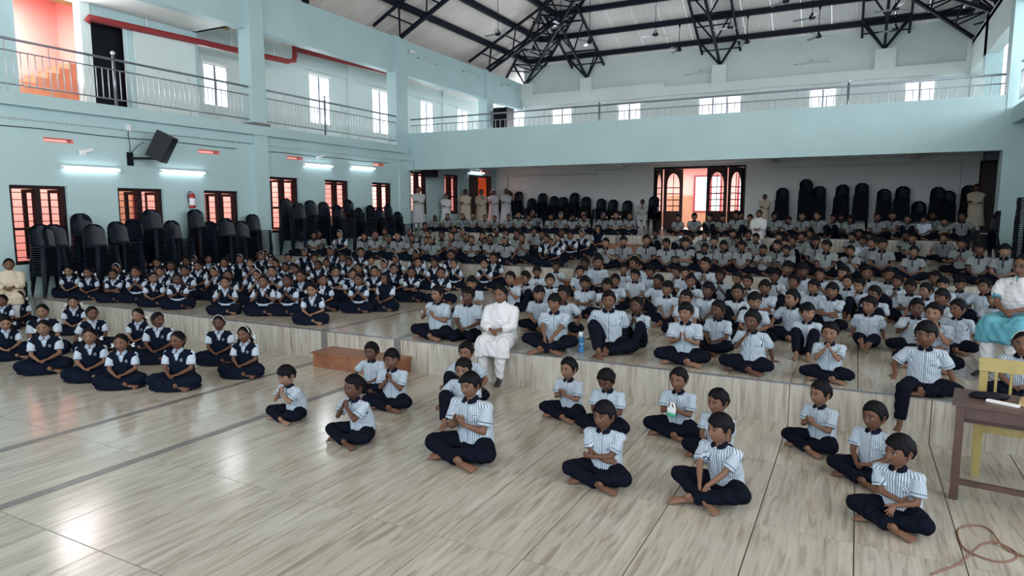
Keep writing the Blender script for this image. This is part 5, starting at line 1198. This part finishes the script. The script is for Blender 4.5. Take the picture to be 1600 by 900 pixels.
    co, fq, nr = g['top']; mt = {'boy': 'shirt_stripe', 'polo': 'polo_grey', 'greygirl': 'polo_grey', 'girl': 'blouse', 'hijab': 'blouse', 'polowhite': 'shirt_plain', 'white': 'white_cloth', 'blue': 'turquoise', 'cream': 'cream_cloth', 'whitekurta': 'white_cloth', 'greykurta': 'grey_kurta'}[kind]
    pt, tr_ = pattern(co); up_name = 'shirt' if kind in ('boy', 'polo', 'greygirl', 'polowhite') else ('blouse' if kind in ('girl', 'hijab') else 'sleeves')
    out.append((up_name, mkmesh(up_name, wrinkle(co, nr, F.seed, .0022 if lod < 2 else .0012), fq, [mt], [('pat', 'FLOAT_VECTOR', pt), ('tor', 'FLOAT_VECTOR', tr_)]), []))
    # collar
    if kind in ('boy', 'polo', 'greygirl', 'polowhite', 'girl'):
        m_ = MB(); N = F.N; n = 14 if lod == 0 else 9; r1, r2 = (.052, .047), (.062, .056); vs = []; fr = F.fr; ax = F.ax; wt = kind in ('girl', 'polowhite')
        for k in range(n + 1):
            a = R(-168 + 336 * k / n); dr = -fr * math.cos(a) + ax * math.sin(a)      # opening at the front
            dr1 = -fr * (math.cos(a) * .044) + ax * (math.sin(a) * .047); dr2 = -fr * (math.cos(a) * (.066 if not wt else .074)) + ax * (math.sin(a) * .074)
            lowz = -.030 - (.020 if abs(a) > R(120) else 0) * (1 if kind != 'boy' else .35); t0 = N + dr1 + V(0, 0, .010 - (.016 if abs(a) > R(140) else 0)); t1 = N + dr2 + V(0, 0, lowz + .004) + fr * (.012 if abs(a) > R(120) else 0)
            vs += [t0, t1, t1 - dr.normalized() * .004 + V(0, 0, -.002), t0 - dr.normalized() * .006]
        fs = [(4 * k + j, 4 * k + 4 + j, 4 * k + 4 + (j + 1) % 4, 4 * k + (j + 1) % 4) for k in range(n) for j in range(4)] + [(0, 1, 2, 3), (4 * n + 3, 4 * n + 2, 4 * n + 1, 4 * n)]
        m_.add(vs, fs); subs = []
        if kind == 'boy' and lod == 0:
            bt = MB(); bt.ell(N + fr * .070 + V(0, 0, -.030), (.006, .006, .006), 0, 8, 5); subs.append(('button', bt.mesh('button', ['ribbon'], True)))
        out.append(('collar', m_.mesh('collar', ['blouse' if wt else 'collar_navy'], True), subs))
    if 'vest' in g:
        co, fq, nr = g['vest']; _, tr_ = pattern(co); x, zc = tr_[:, 0], tr_[:, 1]; frn = (co - np.array(F.P1)) @ np.array(F.fr)
        keep = ~((frn > .0) & (np.abs(x) < .008 + (zc - .345) * .30) & (zc > .345)); fa = np.asarray(fq); fa = fa[keep[fa].all(1)]
        em = MB(); subs = []
        P = F.P1.lerp(F.N, .60) + F.ax * .058; up_ = (F.N - F.P1).normalized(); 
        # crest sits on the nearest point of the vest
        dd = np.abs(x - .060) + np.abs(zc - .345) + (frn < .02) * 1; i = int(np.argmin(dd)); c = Vector(co[i]); nn = Vector(nr[i]).normalized(); q = frame_from(F.ax - nn * F.ax.dot(nn), nn)
        em.add([c + nn * .004 + q @ V(.016 * math.cos(R(30 * k)), .019 * math.sin(R(30 * k)), 0) for k in range(12)] + [c + nn * .0055 + q @ V(.011 * math.cos(R(30 * k)), .011 * math.sin(R(30 * k)), 0) for k in range(12)], [tuple(range(12)), tuple(range(12, 24))], 0); em.m[-1] = 1
        subs.append(('crest', em.mesh('crest', ['emblem', 'pinafore'])))
        out.append(('vest', mkmesh('vest', wrinkle(co, nr, F.seed, .0015), fa, ['pinafore']), subs))
    co, fq, nr = g['low']; 
    co = wrinkle(co, nr, F.seed + 3, .004 if lod < 2 else .002)
    if F.legs not in ('edge', 'halfedge', 'stand'): co[:, 2] = np.maximum(co[:, 2], .003)
    nm_ = 'trousers' if kind in ('boy', 'polo', 'polowhite') or kind in ('white', 'blue', 'cream', 'whitekurta', 'greykurta') else 'skirt'
    out.append((nm_, mkmesh(nm_, co, fq, ['trouser' if kind in ('boy', 'polo', 'polowhite') else ('white_cloth' if kind in ('white', 'blue', 'cream', 'whitekurta', 'greykurta') else 'pinafore')]), []))
    if 'tunic' in g:
        tm = {'white': 'white_cloth', 'whitekurta': 'white_cloth', 'cream': 'cream_cloth', 'blue': 'turquoise', 'greykurta': 'grey_kurta'}[kind]; sm_ = {'white': 'white_cloth', 'whitekurta': 'white_cloth', 'cream': 'cream_cloth', 'blue': 'white_cloth', 'greykurta': 'grey_kurta'}[kind]
        co, fq, nr = g['tunic']; out.append(('tunic', mkmesh('tunic', wrinkle(co, nr, F.seed + 5, .005), fq, [tm]), []))
        co, fq, nr = g['shawl']; fx = co @ np.array(F.ax); fold = np.sin((np.sqrt((fx * .8) ** 2 + (co[:, 2] - F.N.z - .03) ** 2)) * 190 + np.sin(fx * 25) * 1.5); co = co + nr * (fold * .0020)[:, None]; out.append(('shawl', mkmesh('shawl', wrinkle(co, nr, F.seed + 8, .0028), fq, [sm_]), []))
        sh = getattr(F, 'shoes', [])
        for v, f in sh: b_ = MB(); b_.add(v, f); out.append(('shoe', b_.mesh('shoe', ['shoe'], True), []))
    return out
TONES = [(.140, .070, .046), (.110, .053, .034), (.172, .092, .062), (.078, .036, .025), (.205, .115, .079)]
def place(parts, label, group, loc, rz, s, tone, cat='person', name='person', extra=None):
    t = ob(name, None, None, loc, (0, 0, rz)); t.scale = (s, s, s); tag(t, label, cat, group)
    for nme, me, subs in parts:
        o = ob(nme, me, t)
        if nme == 'body': o.color = (*tone, 1)
        for sn, sm in subs: ob(sn, sm, o)
    return t
def cam_angle(x, y): return math.atan2(-x, y)
# =================================================================== who sits where: (head pixel, kind, arms, legs, turn from the camera, head turn, options)
FIG = []   # (F, tier z, px, py, rel, s, tone, label/desc, rowkey, ymin, ymax)
BOT = {(68, 513): 591, (144, 490): 555, (140, 526): 602, (189, 536): 613, (215, 493): 550, (247, 500): 574, (277, 532): 617, (342, 505): 575, (381, 523): 595, (114, 470): 522, (447, 588): 663, (552, 606): 706, (580, 550): 618, (612, 562): 648, (728, 551): 637, (724, 578): 672, (734, 603): 757, (888, 577): 662, (943, 650): 777, (1060, 594): 695, (1121, 629): 731, (1124, 671): 812, (1281, 616): 718, (1365, 651): 772, (1404, 706): 852, (683, 460): 537, (731, 463): 540, (866, 474): 560, (951, 470): 567, (994, 478): 552, (1071, 489): 578, (1122, 485): 558, (1175, 502): 590, (1262, 489): 562, (1297, 521): 607, (1459, 490): 590, (1496, 483): 557, (947, 595): 692, (66, 487): 565}
def person(px, py, kind, arms, legs, rel, hy, tier, s=1.03, lod=0, label=None, ymin=None, ymax=None, key=None, fixY=None, zbase=None, **k):
    seed = len(FIG) + 11
    if kind in ('boy', 'girl') and fixY is None:
        s = .93
        if (px, py) in BOT:
            for q in range(40):
                c = (CAMH - tier - .555 * s) * FPX / (py - 327) - .33 * s * .88; e = 327 + (CAMH - tier) * FPX / c - BOT[px, py]; s += -.004 * e if abs(e) > .5 else 0
            s = min(1.16, max(.80, s))
        k['hs'] = min(1.14, .232 / (.244 * s))
    if kind in ('white', 'blue', 'cream', 'whitekurta', 'greykurta'): k['hs'] = .86
    hair = k.pop('hair', None) or ('boy', 'boy2', 'boy3')[seed % 3] if kind in ('boy', 'polo', 'polowhite') else k.pop('hair', 'woman' if kind in ('white', 'blue', 'cream', 'whitekurta', 'greykurta') else 'girl')
    tone = k.pop('tone', None); tone = TONES[rnd.randrange(5)] if tone is None else TONES[tone]
    F = figure_spec(kind, arms=arms, legs=legs, hy=hy, lod=lod, seed=seed, hair=hair, **k); F.eyes = k.get('eyes', 0)
    FIG.append([F, tier, px, py, rel, s, tone, label, key, ymin, ymax, fixY, zbase, arms]); return F
g, b = 'girl', 'boy'
# floor, girls
for a in [(68, 513, g, 'lap', 'cross', -12, -8, dict(ribbons='r', label='largest girl in navy pinafore at lower left, hands clasped, white ribbon', s=1.12)),
          (66, 487, g, 'lap', 'cross', -15, 0, dict(ribbons='', ydist=.55, label='girl in navy pinafore sitting just behind the largest girl at lower left')),
          (29, 461, g, 'lap', 'cross', -12, 0, dict(ribbons='r', label='girl with two white ribbons beside the left end of the first step')),
          (3, 470, g, 'lap', 'cross', -20, -10, dict(ribbons='', label='girl cut by the left edge of the view, sitting on the floor')),
          (8, 505, g, 'lap', 'cross', 5, 0, dict(ribbons='r', hp=15, label='nearer girl cut by the left edge, white ribbon in her hair')),
          (114, 470, g, 'lap', 'cross', -5, 0, dict(ribbons='r', label='girl with white ribbons right under the first step, face to the camera')),
          (144, 490, g, 'brace/lap', 'cross', 12, 5, dict(ribbons='', label='girl in navy pinafore leaning on one hand, in the middle of floor girls')),
          (140, 526, g, 'lap', 'cross', -14, 0, dict(ribbons='r', label='girl with single white ribbon, second from left in the front line on floor')),
          (189, 536, g, 'lap', 'cross', -16, -6, dict(ribbons='r', label='small girl with white ribbon, third from left in the front line on floor')),
          (215, 493, g, 'lap', 'cross', -20, -10, dict(ribbons='r', label='girl in navy pinafore wearing a name card, under the first riser')),
          (247, 500, g, 'lap', 'cross', -16, 50, dict(ribbons='', label='girl in navy pinafore looking back to her left, by the riser')),
          (277, 532, g, 'lap', 'cross', -28, -12, dict(ribbons='', glasses=True, s=1.08, label='girl with glasses in the front line beside the grey floor stripe')),
          (342, 505, g, 'lap', 'cross', -14, 0, dict(ribbons='b', tone=3, label='girl with white hairband and loose short hair sitting near the riser')),
          (381, 523, g, 'lap', 'cross', -24, -4, dict(ribbons='rb', label='rightmost floor girl, tall ponytails, sitting across the grey stripe'))]:
    o = a[7]; o.pop('ydist', None); person(*a[:7], T[0], **o)
# floor, boys
for a in [(447, 588, b, 'chin/chin', 'cross', -50, -5, dict(lean=.10, hp=12, label='boy leaning forward with both hands at his mouth, leftmost floor boy')),
          (552, 606, b, 'chin/chin', 'cross', -48, -5, dict(lean=.09, label='boy resting chin on joined hands, second big boy from the left')),
          (580, 550, b, 'knee/lap', 'cross', -22, -12, dict(label='boy in striped shirt beside the wooden step box')),
          (612, 562, b, 'pray/pray', 'cross', -26, 14, dict(label='boy with palms pressed together in front of the wooden step box')),
          (728, 551, b, 'knee/knee', 'kneeup', -20, -6, dict(label='boy with hands on his knees behind two others, left of the white-dressed woman')),
          (724, 578, b, 'knee/lap', 'kneeup', -22, 0, dict(label='boy half hidden behind the boy with interlaced fingers', hp=4)),
          (734, 603, b, 'clap/clap', 'cross', -36, -6, dict(label='boy with interlaced fingers at the centre of the floor')),
          (888, 577, b, 'clap/clap', 'cross', -30, -10, dict(label='boy clapping at the foot of the riser right of the woman in white')),
          (947, 595, b, 'lap/lap', 'cross', -22, -5, dict(hp=22, label='boy looking down, sitting behind the boy with folded arms')),
          (943, 650, b, 'fold/fold', 'cross', -22, -14, dict(label='boy with arms folded across his stomach, front of the floor')),
          (1060, 594, b, 'clap/clap', 'cross', -22, -2, dict(label='boy holding a green and white packet near the riser', key='packet')),
          (1121, 629, b, 'lap/lap', 'cross', -30, -10, dict(label='boy sitting right behind the boy whose hands reach the floor')),
          (1124, 671, b, 'down/down', 'loose', -32, -18, dict(lean=.09, s=1.06, label='boy with both hands hanging down to the floor, front row')),
          (1281, 616, b, 'clap/clap', 'cross', -34, -12, dict(label='boy with joined hands and knees wide below the first riser, right side')),
          (1365, 651, b, 'lap/lap', 'cross', -28, -10, dict(s=1.05, label='boy sitting just behind the nearest boy at lower right')),
          (1404, 706, b, 'fold/point', 'cross', -20, -26, dict(lean=.08, s=1.08, label='nearest boy at lower right with spread fingers, looking left'))]:
    person(*a[:7], T[0], **a[7])
# first step, front line of boys and the seated teachers
for a in [(683, 460, b, 'clapwide/clap', 'cross', -38, -8, dict(fat=1.22, s=1.12, label='chubby boy clapping at the edge of the first step')),
          (731, 463, b, 'lap/lap', 'kneel', -22, -6, dict(label='boy kneeling at the step edge left of the woman in white')),
          (866, 474, b, 'down/down', 'loose', -18, -6, dict(s=1.05, label='boy with hands down between his knees, right of the woman in white')),
          (951, 470, b, 'back/back', 'kneeup', -2, -4, dict(s=1.10, label='boy leaning back with one knee up beside the blue bottle')),
          (994, 478, b, 'pray/pray', 'kneesup', -16, -10, dict(hair='girl', ribbons='', tone=3, label='girl in striped shirt praying hands, behind the boy with knee up')),
          (1071, 489, b, 'clap/clap', 'cross', -10, -16, dict(s=1.08, label='boy clapping cross-legged at the centre right step edge')),
          (1122, 485, b, 'lap/lap', 'loose', -30, -10, dict(label='boy behind and right of the clapping boy at the step edge')),
          (1175, 502, b, 'chin/back', 'cross', -20, -8, dict(s=1.05, label='boy with hand on his mouth leaning on the other arm, step edge')),
          (1262, 489, b, 'shin/knee', 'kneesup', -6, 34, dict(label='boy looking to his left with knees up, first step right side')),
          (1297, 521, b, 'chin/chin', 'cross', -6, -4, dict(s=1.05, label='open-mouthed boy with hands at his chin on the step edge')),
          (1358, 478, b, 'back/back', 'long', -2, -30, dict(s=1.16, label='boy leaning back with bare feet stretched towards the camera')),
          (1447, 524, b, 'knee/brace', 'halfedge', -4, -8, dict(s=1.04, label='boy sitting on the step edge with one leg hanging down', fixY=7.16)),
          (1459, 490, b, 'fold/face', 'cross', -10, -5, dict(s=1.12, label='boy covering his face with one hand behind the boy on the edge')),
          (1496, 483, b, 'knee/back', 'cross', -14, -30, dict(s=1.12, label='boy looking left, sitting in front of the woman in turquoise'))]:
    person(*a[:7], T[1], ymin=7.42 if 'fixY' not in a[7] else None, **a[7])
person(1598, 537, b, 'lap/lap', 'cross', 0, 0, T[1], hair='girl', ribbons='b', label='child half cut off at the right edge behind the yellow chair', ymin=7.4)
# grown-ups
ADULT = [
 (782, 461, 'white', 'adlap', 'edge', -20, -5, dict(fixY=7.19, zbase=T[1] + .0, s=1.20, label='woman in white dress and shawl seated on the edge of the first step', tone=0)),
 (1600, 417, 'blue', 'adlap', 'edge', -22, -10, dict(fixY=8.35, zbase=T[1] + .45, s=1.22, label='woman in turquoise dress and white shawl on a chair at the right edge', tone=0, seat=1, glasses=True)),
 (14, 414, 'cream', 'adlap', 'edge', -8, 10, dict(fixY=None, zbase=T[0] + .45, s=1.20, label='woman in cream clothes on a chair by the left wall', tone=0, seat=1)),
 (1186, 335, 'white', 'adlap', 'edge', -12, -5, dict(lod=2, fixY=20.15, zbase=T[3], s=1.2, label='woman in white seated on the edge of the back step')),
 (1004, 316, 'greykurta', 'pray', 'edge', -5, 0, dict(lod=2, fixY=25.0, zbase=T[3] + .45, s=1.2, label='woman in pale kurta on a chair with hands at her face, back wall', seat=1)),
]
for a in ADULT:
    o = dict(a[7]); seat = o.pop('seat', 0); F = person(*a[:7], T[1], key='adult' if not seat else 'seated', **o)
STAND = [(654, 297, 'greykurta', 20.25, dict(label='standing woman in grey kurta nearest the left column under the balcony')),
         (697, 307, 'whitekurta', 21.9, dict(label='standing woman in white between the two barred windows')),
         (727, 301, 'cream', 23.3, dict(label='standing woman in cream shawl beside the open left door')),
         (752, 301, 'cream', 24.55, dict(label='standing woman in cream with one hand at her face in the doorway', arms='lap/chin')),
         (771, 301, 'whitekurta', 25.7, dict(veil=True, hem_=.10, label='nun in white habit, left of the two')),
         (791, 300, 'whitekurta', 25.75, dict(veil=True, hem_=.10, label='nun in white habit, right of the two')),
         (1195, 310, 'cream', 25.4, dict(label='standing woman in cream right of the big back door')),
         (1526, 291, 'cream', 25.1, dict(label='person standing at the right back door lit from the doorway', s=1.15))]
for px, py, kd, Y, o in STAND:
    o = dict(o); person(px, py, kd, o.pop('arms', 'fold'), 'stand', rnd.uniform(-15, 10), rnd.uniform(-10, 10), T[3] if Y > 20 else T[2], lod=2, key='stand', fixY=Y, zbase='stand', s=o.pop('s', 1.27), **o)
HERO_N = len(FIG)
# ---- the rest of the crowd: head pixels row by row, built from shared variants
CROWD = {
 ('girl', 1): [(51, 429), (101, 429), (137, 430), (177, 434), (212, 426), (240, 440), (277, 442), (352, 447), (289, 424), (309, 416), (267, 416), (250, 425), (182, 421), (206, 409), (247, 404), (120, 417), (291, 409), (316, 405), (330, 400), (350, 411), (356, 431), (362, 395), (396, 397), (391, 412), (397, 423), (411, 441), (447, 439), (487, 454), (504, 438), (461, 421), (446, 418), (403, 430), (408, 400), (450, 403), (425, 408), (476, 395), (491, 404), (497, 415), (507, 413), (517, 393), (535, 403), (545, 410), (564, 395), (560, 420), (551, 429), (560, 438), (602, 436), (615, 421), (600, 413), (618, 406), (643, 426), (653, 411), (675, 411), (689, 427), (709, 413), (705, 399), (651, 398), (757, 413), (771, 404), (375, 405), (425, 425), (430, 412), (470, 432), (525, 425), (580, 408), (585, 425), (335, 425), (225, 412), (165, 415)],
 ('boy', 1): [(737, 443), (797, 436), (880, 461), (844, 460), (914, 443), (942, 445), (961, 439), (859, 439), (839, 425), (814, 437), (869, 417), (906, 425), (914, 412), (930, 409), (992, 431), (1016, 425), (991, 412), (979, 420), (1042, 452), (1072, 466), (1106, 454), (1079, 440), (1057, 425), (1070, 427), (1102, 414), (1150, 457), (1152, 436), (1167, 440), (1179, 471), (1231, 420), (1246, 421), (1240, 442), (1271, 449), (1280, 430), (1237, 467), (1318, 427), (1324, 441), (1341, 446), (1343, 427), (1366, 460), (1385, 429), (1422, 449), (1446, 455), (1461, 435), (1473, 445), (1471, 466), (1432, 482), (1538, 448), (1553, 467), (1028, 440), (1125, 432), (1195, 450), (1210, 433), (1300, 455), (1400, 440), (1500, 445)],
 ('polo', 2): [(946, 380), (974, 377), (1010, 376), (1041, 381), (1024, 365), (1060, 380), (1078, 372), (1097, 391), (1116, 377), (1101, 368), (1145, 365), (1159, 385), (1169, 399), (1170, 367), (1181, 372), (1065, 367), (1130, 385), (1153, 376), (1218, 371), (1226, 380), (1239, 376), (1252, 370), (1266, 365), (1228, 391), (1291, 385), (1308, 392), (1331, 370), (1343, 366), (1355, 370), (1363, 380), (1379, 382), (1417, 368), (1426, 372), (1427, 394), (1503, 381), (1531, 390), (1551, 392), (1200, 385), (1275, 378), (1475, 372)],
 ('greygirl', 2): [(440, 366), (486, 368), (498, 366), (569, 370), (577, 367), (601, 362), (621, 369), (631, 372), (640, 363), (648, 353), (668, 366), (674, 375), (690, 368), (705, 369), (728, 370), (737, 375), (722, 362), (754, 369), (766, 373), (784, 376), (710, 358), (608, 374), (815, 372), (834, 362), (847, 367), (878, 364), (807, 366), (795, 366), (590, 378), (655, 378), (775, 362)],
 ('girl', 2): [(531, 366), (854, 374), (891, 369), (909, 366), (870, 372), (750, 381), (830, 378)],
 ('greygirl', 3): [(676, 340), (699, 338), (723, 338), (731, 337), (757, 340), (764, 341), (795, 339), (807, 336), (826, 340), (832, 334), (861, 339), (870, 337), (892, 340), (900, 340), (912, 335), (942, 338), (950, 337), (984, 338)],
 ('polo', 3): [(1059, 341), (1085, 339), (1108, 340), (1116, 341), (1139, 336), (1158, 336), (1169, 341), (1210, 338), (1222, 345), (1253, 338), (1268, 337), (1291, 341), (1311, 343), (1327, 340), (1371, 339), (1390, 337), (1402, 342), (1458, 337), (1476, 346), (1504, 339), (1518, 333)],
}
SPECIAL = [(602, 436, 'hijab', 1), (935, 359, 'hijab', 2), (1442, 343, 'polowhite', 3), (1355, 378, 'polowhite', 2)]
VAR = {}
def variants(kind, lod, n):
    arms = ['lap', 'clap', 'chin/lap', 'lap', 'fold', 'pray', 'knee', 'lap', 'hug', 'clapwide', 'down', 'lap/chin']; legs = {'boy': ['cross', 'cross', 'kneesup', 'loose', 'cross', 'kneeup', 'cross', 'cross', 'kneesup', 'cross', 'loose', 'cross']}
    legs['polo'] = legs['boy']; out = []
    for i in range(n):
        hy = (-12, 6, -20, 0, 10, -6, -28, 22, -8, 4, -16, 0)[i % 12]; am = arms[i % 12]; lg_ = legs.get(kind, ['cross'] * 12)[i % 12]
        if am == 'hug' and lg_ != 'kneesup': am = 'lap'
        k = dict(ribbons=('r', '', 'b', 'r', '', 'p', 'rb', '')[i % 8]) if kind in ('girl', 'greygirl') else {}
        F = figure_spec(kind, arms=am, legs=lg_, hy=hy, hp=rnd.uniform(-4, 8), twist=rnd.uniform(-6, 6), lean=.03 + .02 * (i % 4), lod=lod, seed=500 + i, hair=('boy', 'boy2', 'boy3')[i % 3] if kind in ('boy', 'polo', 'polowhite') else 'girl', fat=(1, 1.1, .95, 1)[i % 4], mask=(kind == 'polo' and i == n - 1), hs=.93 if lod == 2 else 1.02, **k)
        F.pose = am; out.append(F)
    VAR[kind, lod] = out
variants('girl', 1, 10); variants('boy', 1, 11); variants('polo', 2, 9); variants('greygirl', 2, 8); variants('girl', 2, 3); variants('hijab', 2, 1); variants('hijab', 1, 1); variants('polowhite', 2, 1)
variants('polo', 1, 1)
run_jobs()
def solve(F, zb, px, py, rel, s, ymin, ymax, fixY, fitz=False):
    """base point and heading so that the head centre falls on the pixel"""
    zh = zb + F.H.z * s; d = ray(px, py)
    if fixY is not None: t = fixY / d.y
    else:
        t = (zh - CAMH) / d.z if d.z < -1e-3 else 99
        if t < 0: t = 99
    hx, hy = d.x * t, d.y * t
    for _ in range(3):
        th = cam_angle(hx, hy) + R(rel); c, sn = math.cos(th), math.sin(th); bx, by = hx - (c * F.H.x - sn * F.H.y) * s, hy - (sn * F.H.x + c * F.H.y) * s
        if fixY is None:
            ny = by
            if ymin is not None and by < ymin: ny = ymin
            if ymax is not None and by > ymax: ny = ymax
            if ny != by: t = t * ny / by; hx, hy = d.x * t, d.y * t
    zw = CAMH + d.z * t    # height the head should have there
    return bx, by, th, zw
PLACED = []; ROWS = {}
def words(kind, arms, ribbons):
    w = {'girl': 'girl in navy pinafore', 'boy': 'boy in striped shirt', 'polo': 'boy in grey shirt', 'greygirl': 'girl in grey shirt', 'hijab': 'girl in black headscarf', 'polowhite': 'boy in plain white shirt'}[kind]
    p = {'lap': 'hands in lap', 'clap': 'clapping', 'chin/lap': 'hand at chin', 'lap/chin': 'hand at chin', 'fold': 'arms folded', 'pray': 'palms together', 'knee': 'hands on knees', 'hug': 'hugging knees', 'clapwide': 'clapping', 'down': 'hands down'}.get(arms, '')
    return w, p
for i, (F, tier, px, py, rel, s, tone, label, key, ymin, ymax, fixY, zb, arms) in enumerate(FIG):
    kids = F.kind in ('boy', 'girl', 'polo', 'greygirl', 'hijab', 'polowhite')
    z0 = tier if zb is None else (tier + .56 * s if zb == 'stand' else zb)
    if key == 'seated' and fixY is None: fixY = 6.55
    bx, by, th, zw = solve(F, z0, px, py, rel, s, ymin, ymax if ymax else (6.55 if kids and tier == 0 else None), fixY)
    if tier == T[0] and kids and by > 6.55: by = 6.55
    grp = {0: 'children on the floor'}.get(tier, 'children at the edge of the first step') if kids else 'grown-ups watching'
    if fixY is not None or (ymin is not None and abs(by - ymin) < .01):
        # keep the feet where they are; stretch a little so the head reaches its place
        s2 = s * max(.88, min(1.15, (zw - z0 + (s * .56 if zb == 'stand' else 0)) / (F.H.z * s + (s * .56 if zb == 'stand' else 0))))
        if zb == 'stand': z0 = tier + .56 * s2
        s = s2
    o = place(build_parts(F), label, grp, (bx, by, z0), th, s, tone); PLACED.append((bx, by, tier, s, th, key, label, F))
    if key == 'seated':
        cz = z0 - .45; ME = []
        t = thing('plastic_chair', 'dark plastic chair under the %s' % label.split(' on a chair')[0], 'chair', (bx - math.sin(th) * -.0, by + 0.0, cz), th)
        ob('backrest', ME_BACK, t); ob('seat', ME_SEAT, t)
        for m_ in ME_LEG: ob('leg', m_, t)
    if key == 'packet':
        q = Matrix.Rotation(th, 3, 'Z') @ V(0, -.235, .285); c = V(bx, by, tier) + q * s
        b_ = MB(); v, f = ell((0, 0, 0), (.045, .014, .085), 12, 10); b_.add([(x_[0] * (1.2 if abs(x_[2]) > .05 else 1), x_[1], x_[2]) for x_ in v], f); t = tag(b_.obj('snack_packet', 'white_plastic', None, True, c), 'green and white packet in the hands of a floor boy', 'packet'); t.rotation_euler = (.15, .1, th)
        b_ = MB(); b_.ell((0, -.003, -.045), (.046, .014, .030), 0, 12, 8); b_.obj('green_print', 'green_print', t, True)
def heading(px): return rnd.uniform(-24, -2)
MEMO = {}
crowd = []
for (kind, ti), L_ in CROWD.items():
    for px, py in L_:
        k2 = kind
        for sx, sy, sk, st2 in SPECIAL:
            if (px, py) == (sx, sy): k2 = sk
        crowd.append((k2, ti, px, py))
for sx, sy, sk, st2 in SPECIAL:
    if not any((px, py) == (sx, sy) for _, _, px, py in crowd): crowd.append((sk, st2, sx, sy))
last = {}
occupied = [(p[0], p[1], p[2]) for p in PLACED]
recs = []
for kind, ti, px, py in crowd:
    lod = 1 if ti == 1 else 2; vs = VAR[kind, lod]
    i = rnd.randrange(len(vs)); 
    if last.get(kind) == i: i = (i + 1) % len(vs)
    if kind == 'polo' and len(vs) > 2:
        i = len(vs) - 1 if (px, py) in ((1065, 367),) else i % (len(vs) - 1)
    last[kind] = i; F = vs[i]; s = {1: .95, 2: 1.08, 3: 1.14}[ti] * rnd.uniform(.97, 1.04); rel = heading(px)
    ymin, ymax = TY[ti] + (.5 if ti == 1 else .45), (TY[ti + 1] - .25 if ti < 3 else 25.6)
    bx, by, th, zw = solve(F, T[ti], px, py, rel, s, ymin, ymax, None)
    bx = max(bx, XL + .9)
    if by < ymin + .02 or by > ymax - .02: s = min(1.36, max(.90, s * (zw - T[ti]) / (F.H.z * s)))
    # nobody sits inside a neighbour
    for _ in range(30):
        hit = [(q, (bx - q[0]) ** 2 + (by - q[1]) ** 2) for q in occupied if q[2] == T[ti] and (bx - q[0]) ** 2 + (by - q[1]) ** 2 < .38 ** 2]
        if not hit: break
        q, d2 = min(hit, key=lambda h: h[1]); dd = math.sqrt(d2) + 1e-4; st = (.39 - dd)
        ux, uy = (bx - q[0]) / dd, (by - q[1]) / dd
        # move mostly along the line of sight so the head keeps its place in the picture
        sx_, sy_ = bx / math.hypot(bx, by), by / math.hypot(bx, by); sg = 1 if ux * sx_ + uy * sy_ > 0 else -1
        bx += (sx_ * sg * .7 + ux * .3) * max(st, .06); by += (sy_ * sg * .7 + uy * .3) * max(st, .06); by = min(max(by, ymin), ymax + .1)
    occupied.append((bx, by, T[ti])); recs.append([kind, ti, px, F, (kind, lod, i), bx, by, th, s])
rowname = {1: 'first', 2: 'second', 3: 'back'}
for r in recs:
    kind, ti, by = r[0], r[1], r[6]; side = 'girls' if kind in ('girl', 'greygirl', 'hijab') else 'boys'; f = (by - TY[ti]) / 6.4
    r.append((ti, side, 0 if f < .32 else (1 if f < .62 else 2)))
for key in sorted({r[-1] for r in recs}):
    rr = sorted([r for r in recs if r[-1] == key], key=lambda r: math.atan2(r[5], r[6])); ti, side, ln = key; ln_w = ('near', 'middle', 'far')[ln]
    for n_, r in enumerate(rr):
        kind, ti, px, F, vk, bx, by, th, s, _ = r
        if vk not in MEMO: MEMO[vk] = build_parts(F)
        w, p = words(kind, F.pose, F.ribbons); place(MEMO[vk], '%s%s, %s from left, %s %s row, %s step' % (w, ' ' + p if p else '', ordn(n_ + 1), ln_w, side, rowname[ti]), '%s seated on the %s step' % (side, rowname[ti]), (bx, by, T[ti]), th, s, TONES[rnd.randrange(5)])
# ---- small things beside people
p = onz(908, 550, T[1]); t = thing('water_bottle', 'blue and white water bottle standing on the first step edge', 'bottle', (p.x, max(p.y, 7.2), T[1]))
b_ = MB(); b_.tube([(0, 0, 0), (0, 0, .02), (0, 0, .17), (0, 0, .19)], [.034, .037, .037, .033], 16); b_.obj('bottle_body', 'bottle_blue', t, True)
b_ = MB(); b_.tube([(0, 0, .19), (0, 0, .235), (0, 0, .25)], [.034, .034, .026], 16); b_.obj('cap', 'bottle_white', t, True); b_ = MB(); b_.tube([(0, 0, .10), (0, 0, .112)], .0376, 16); b_.obj('band', 'bottle_white', t, True)
p = onz(1435, 397, T[2]); 
for k, (px, py) in enumerate(((1222, 308),)):
    pass
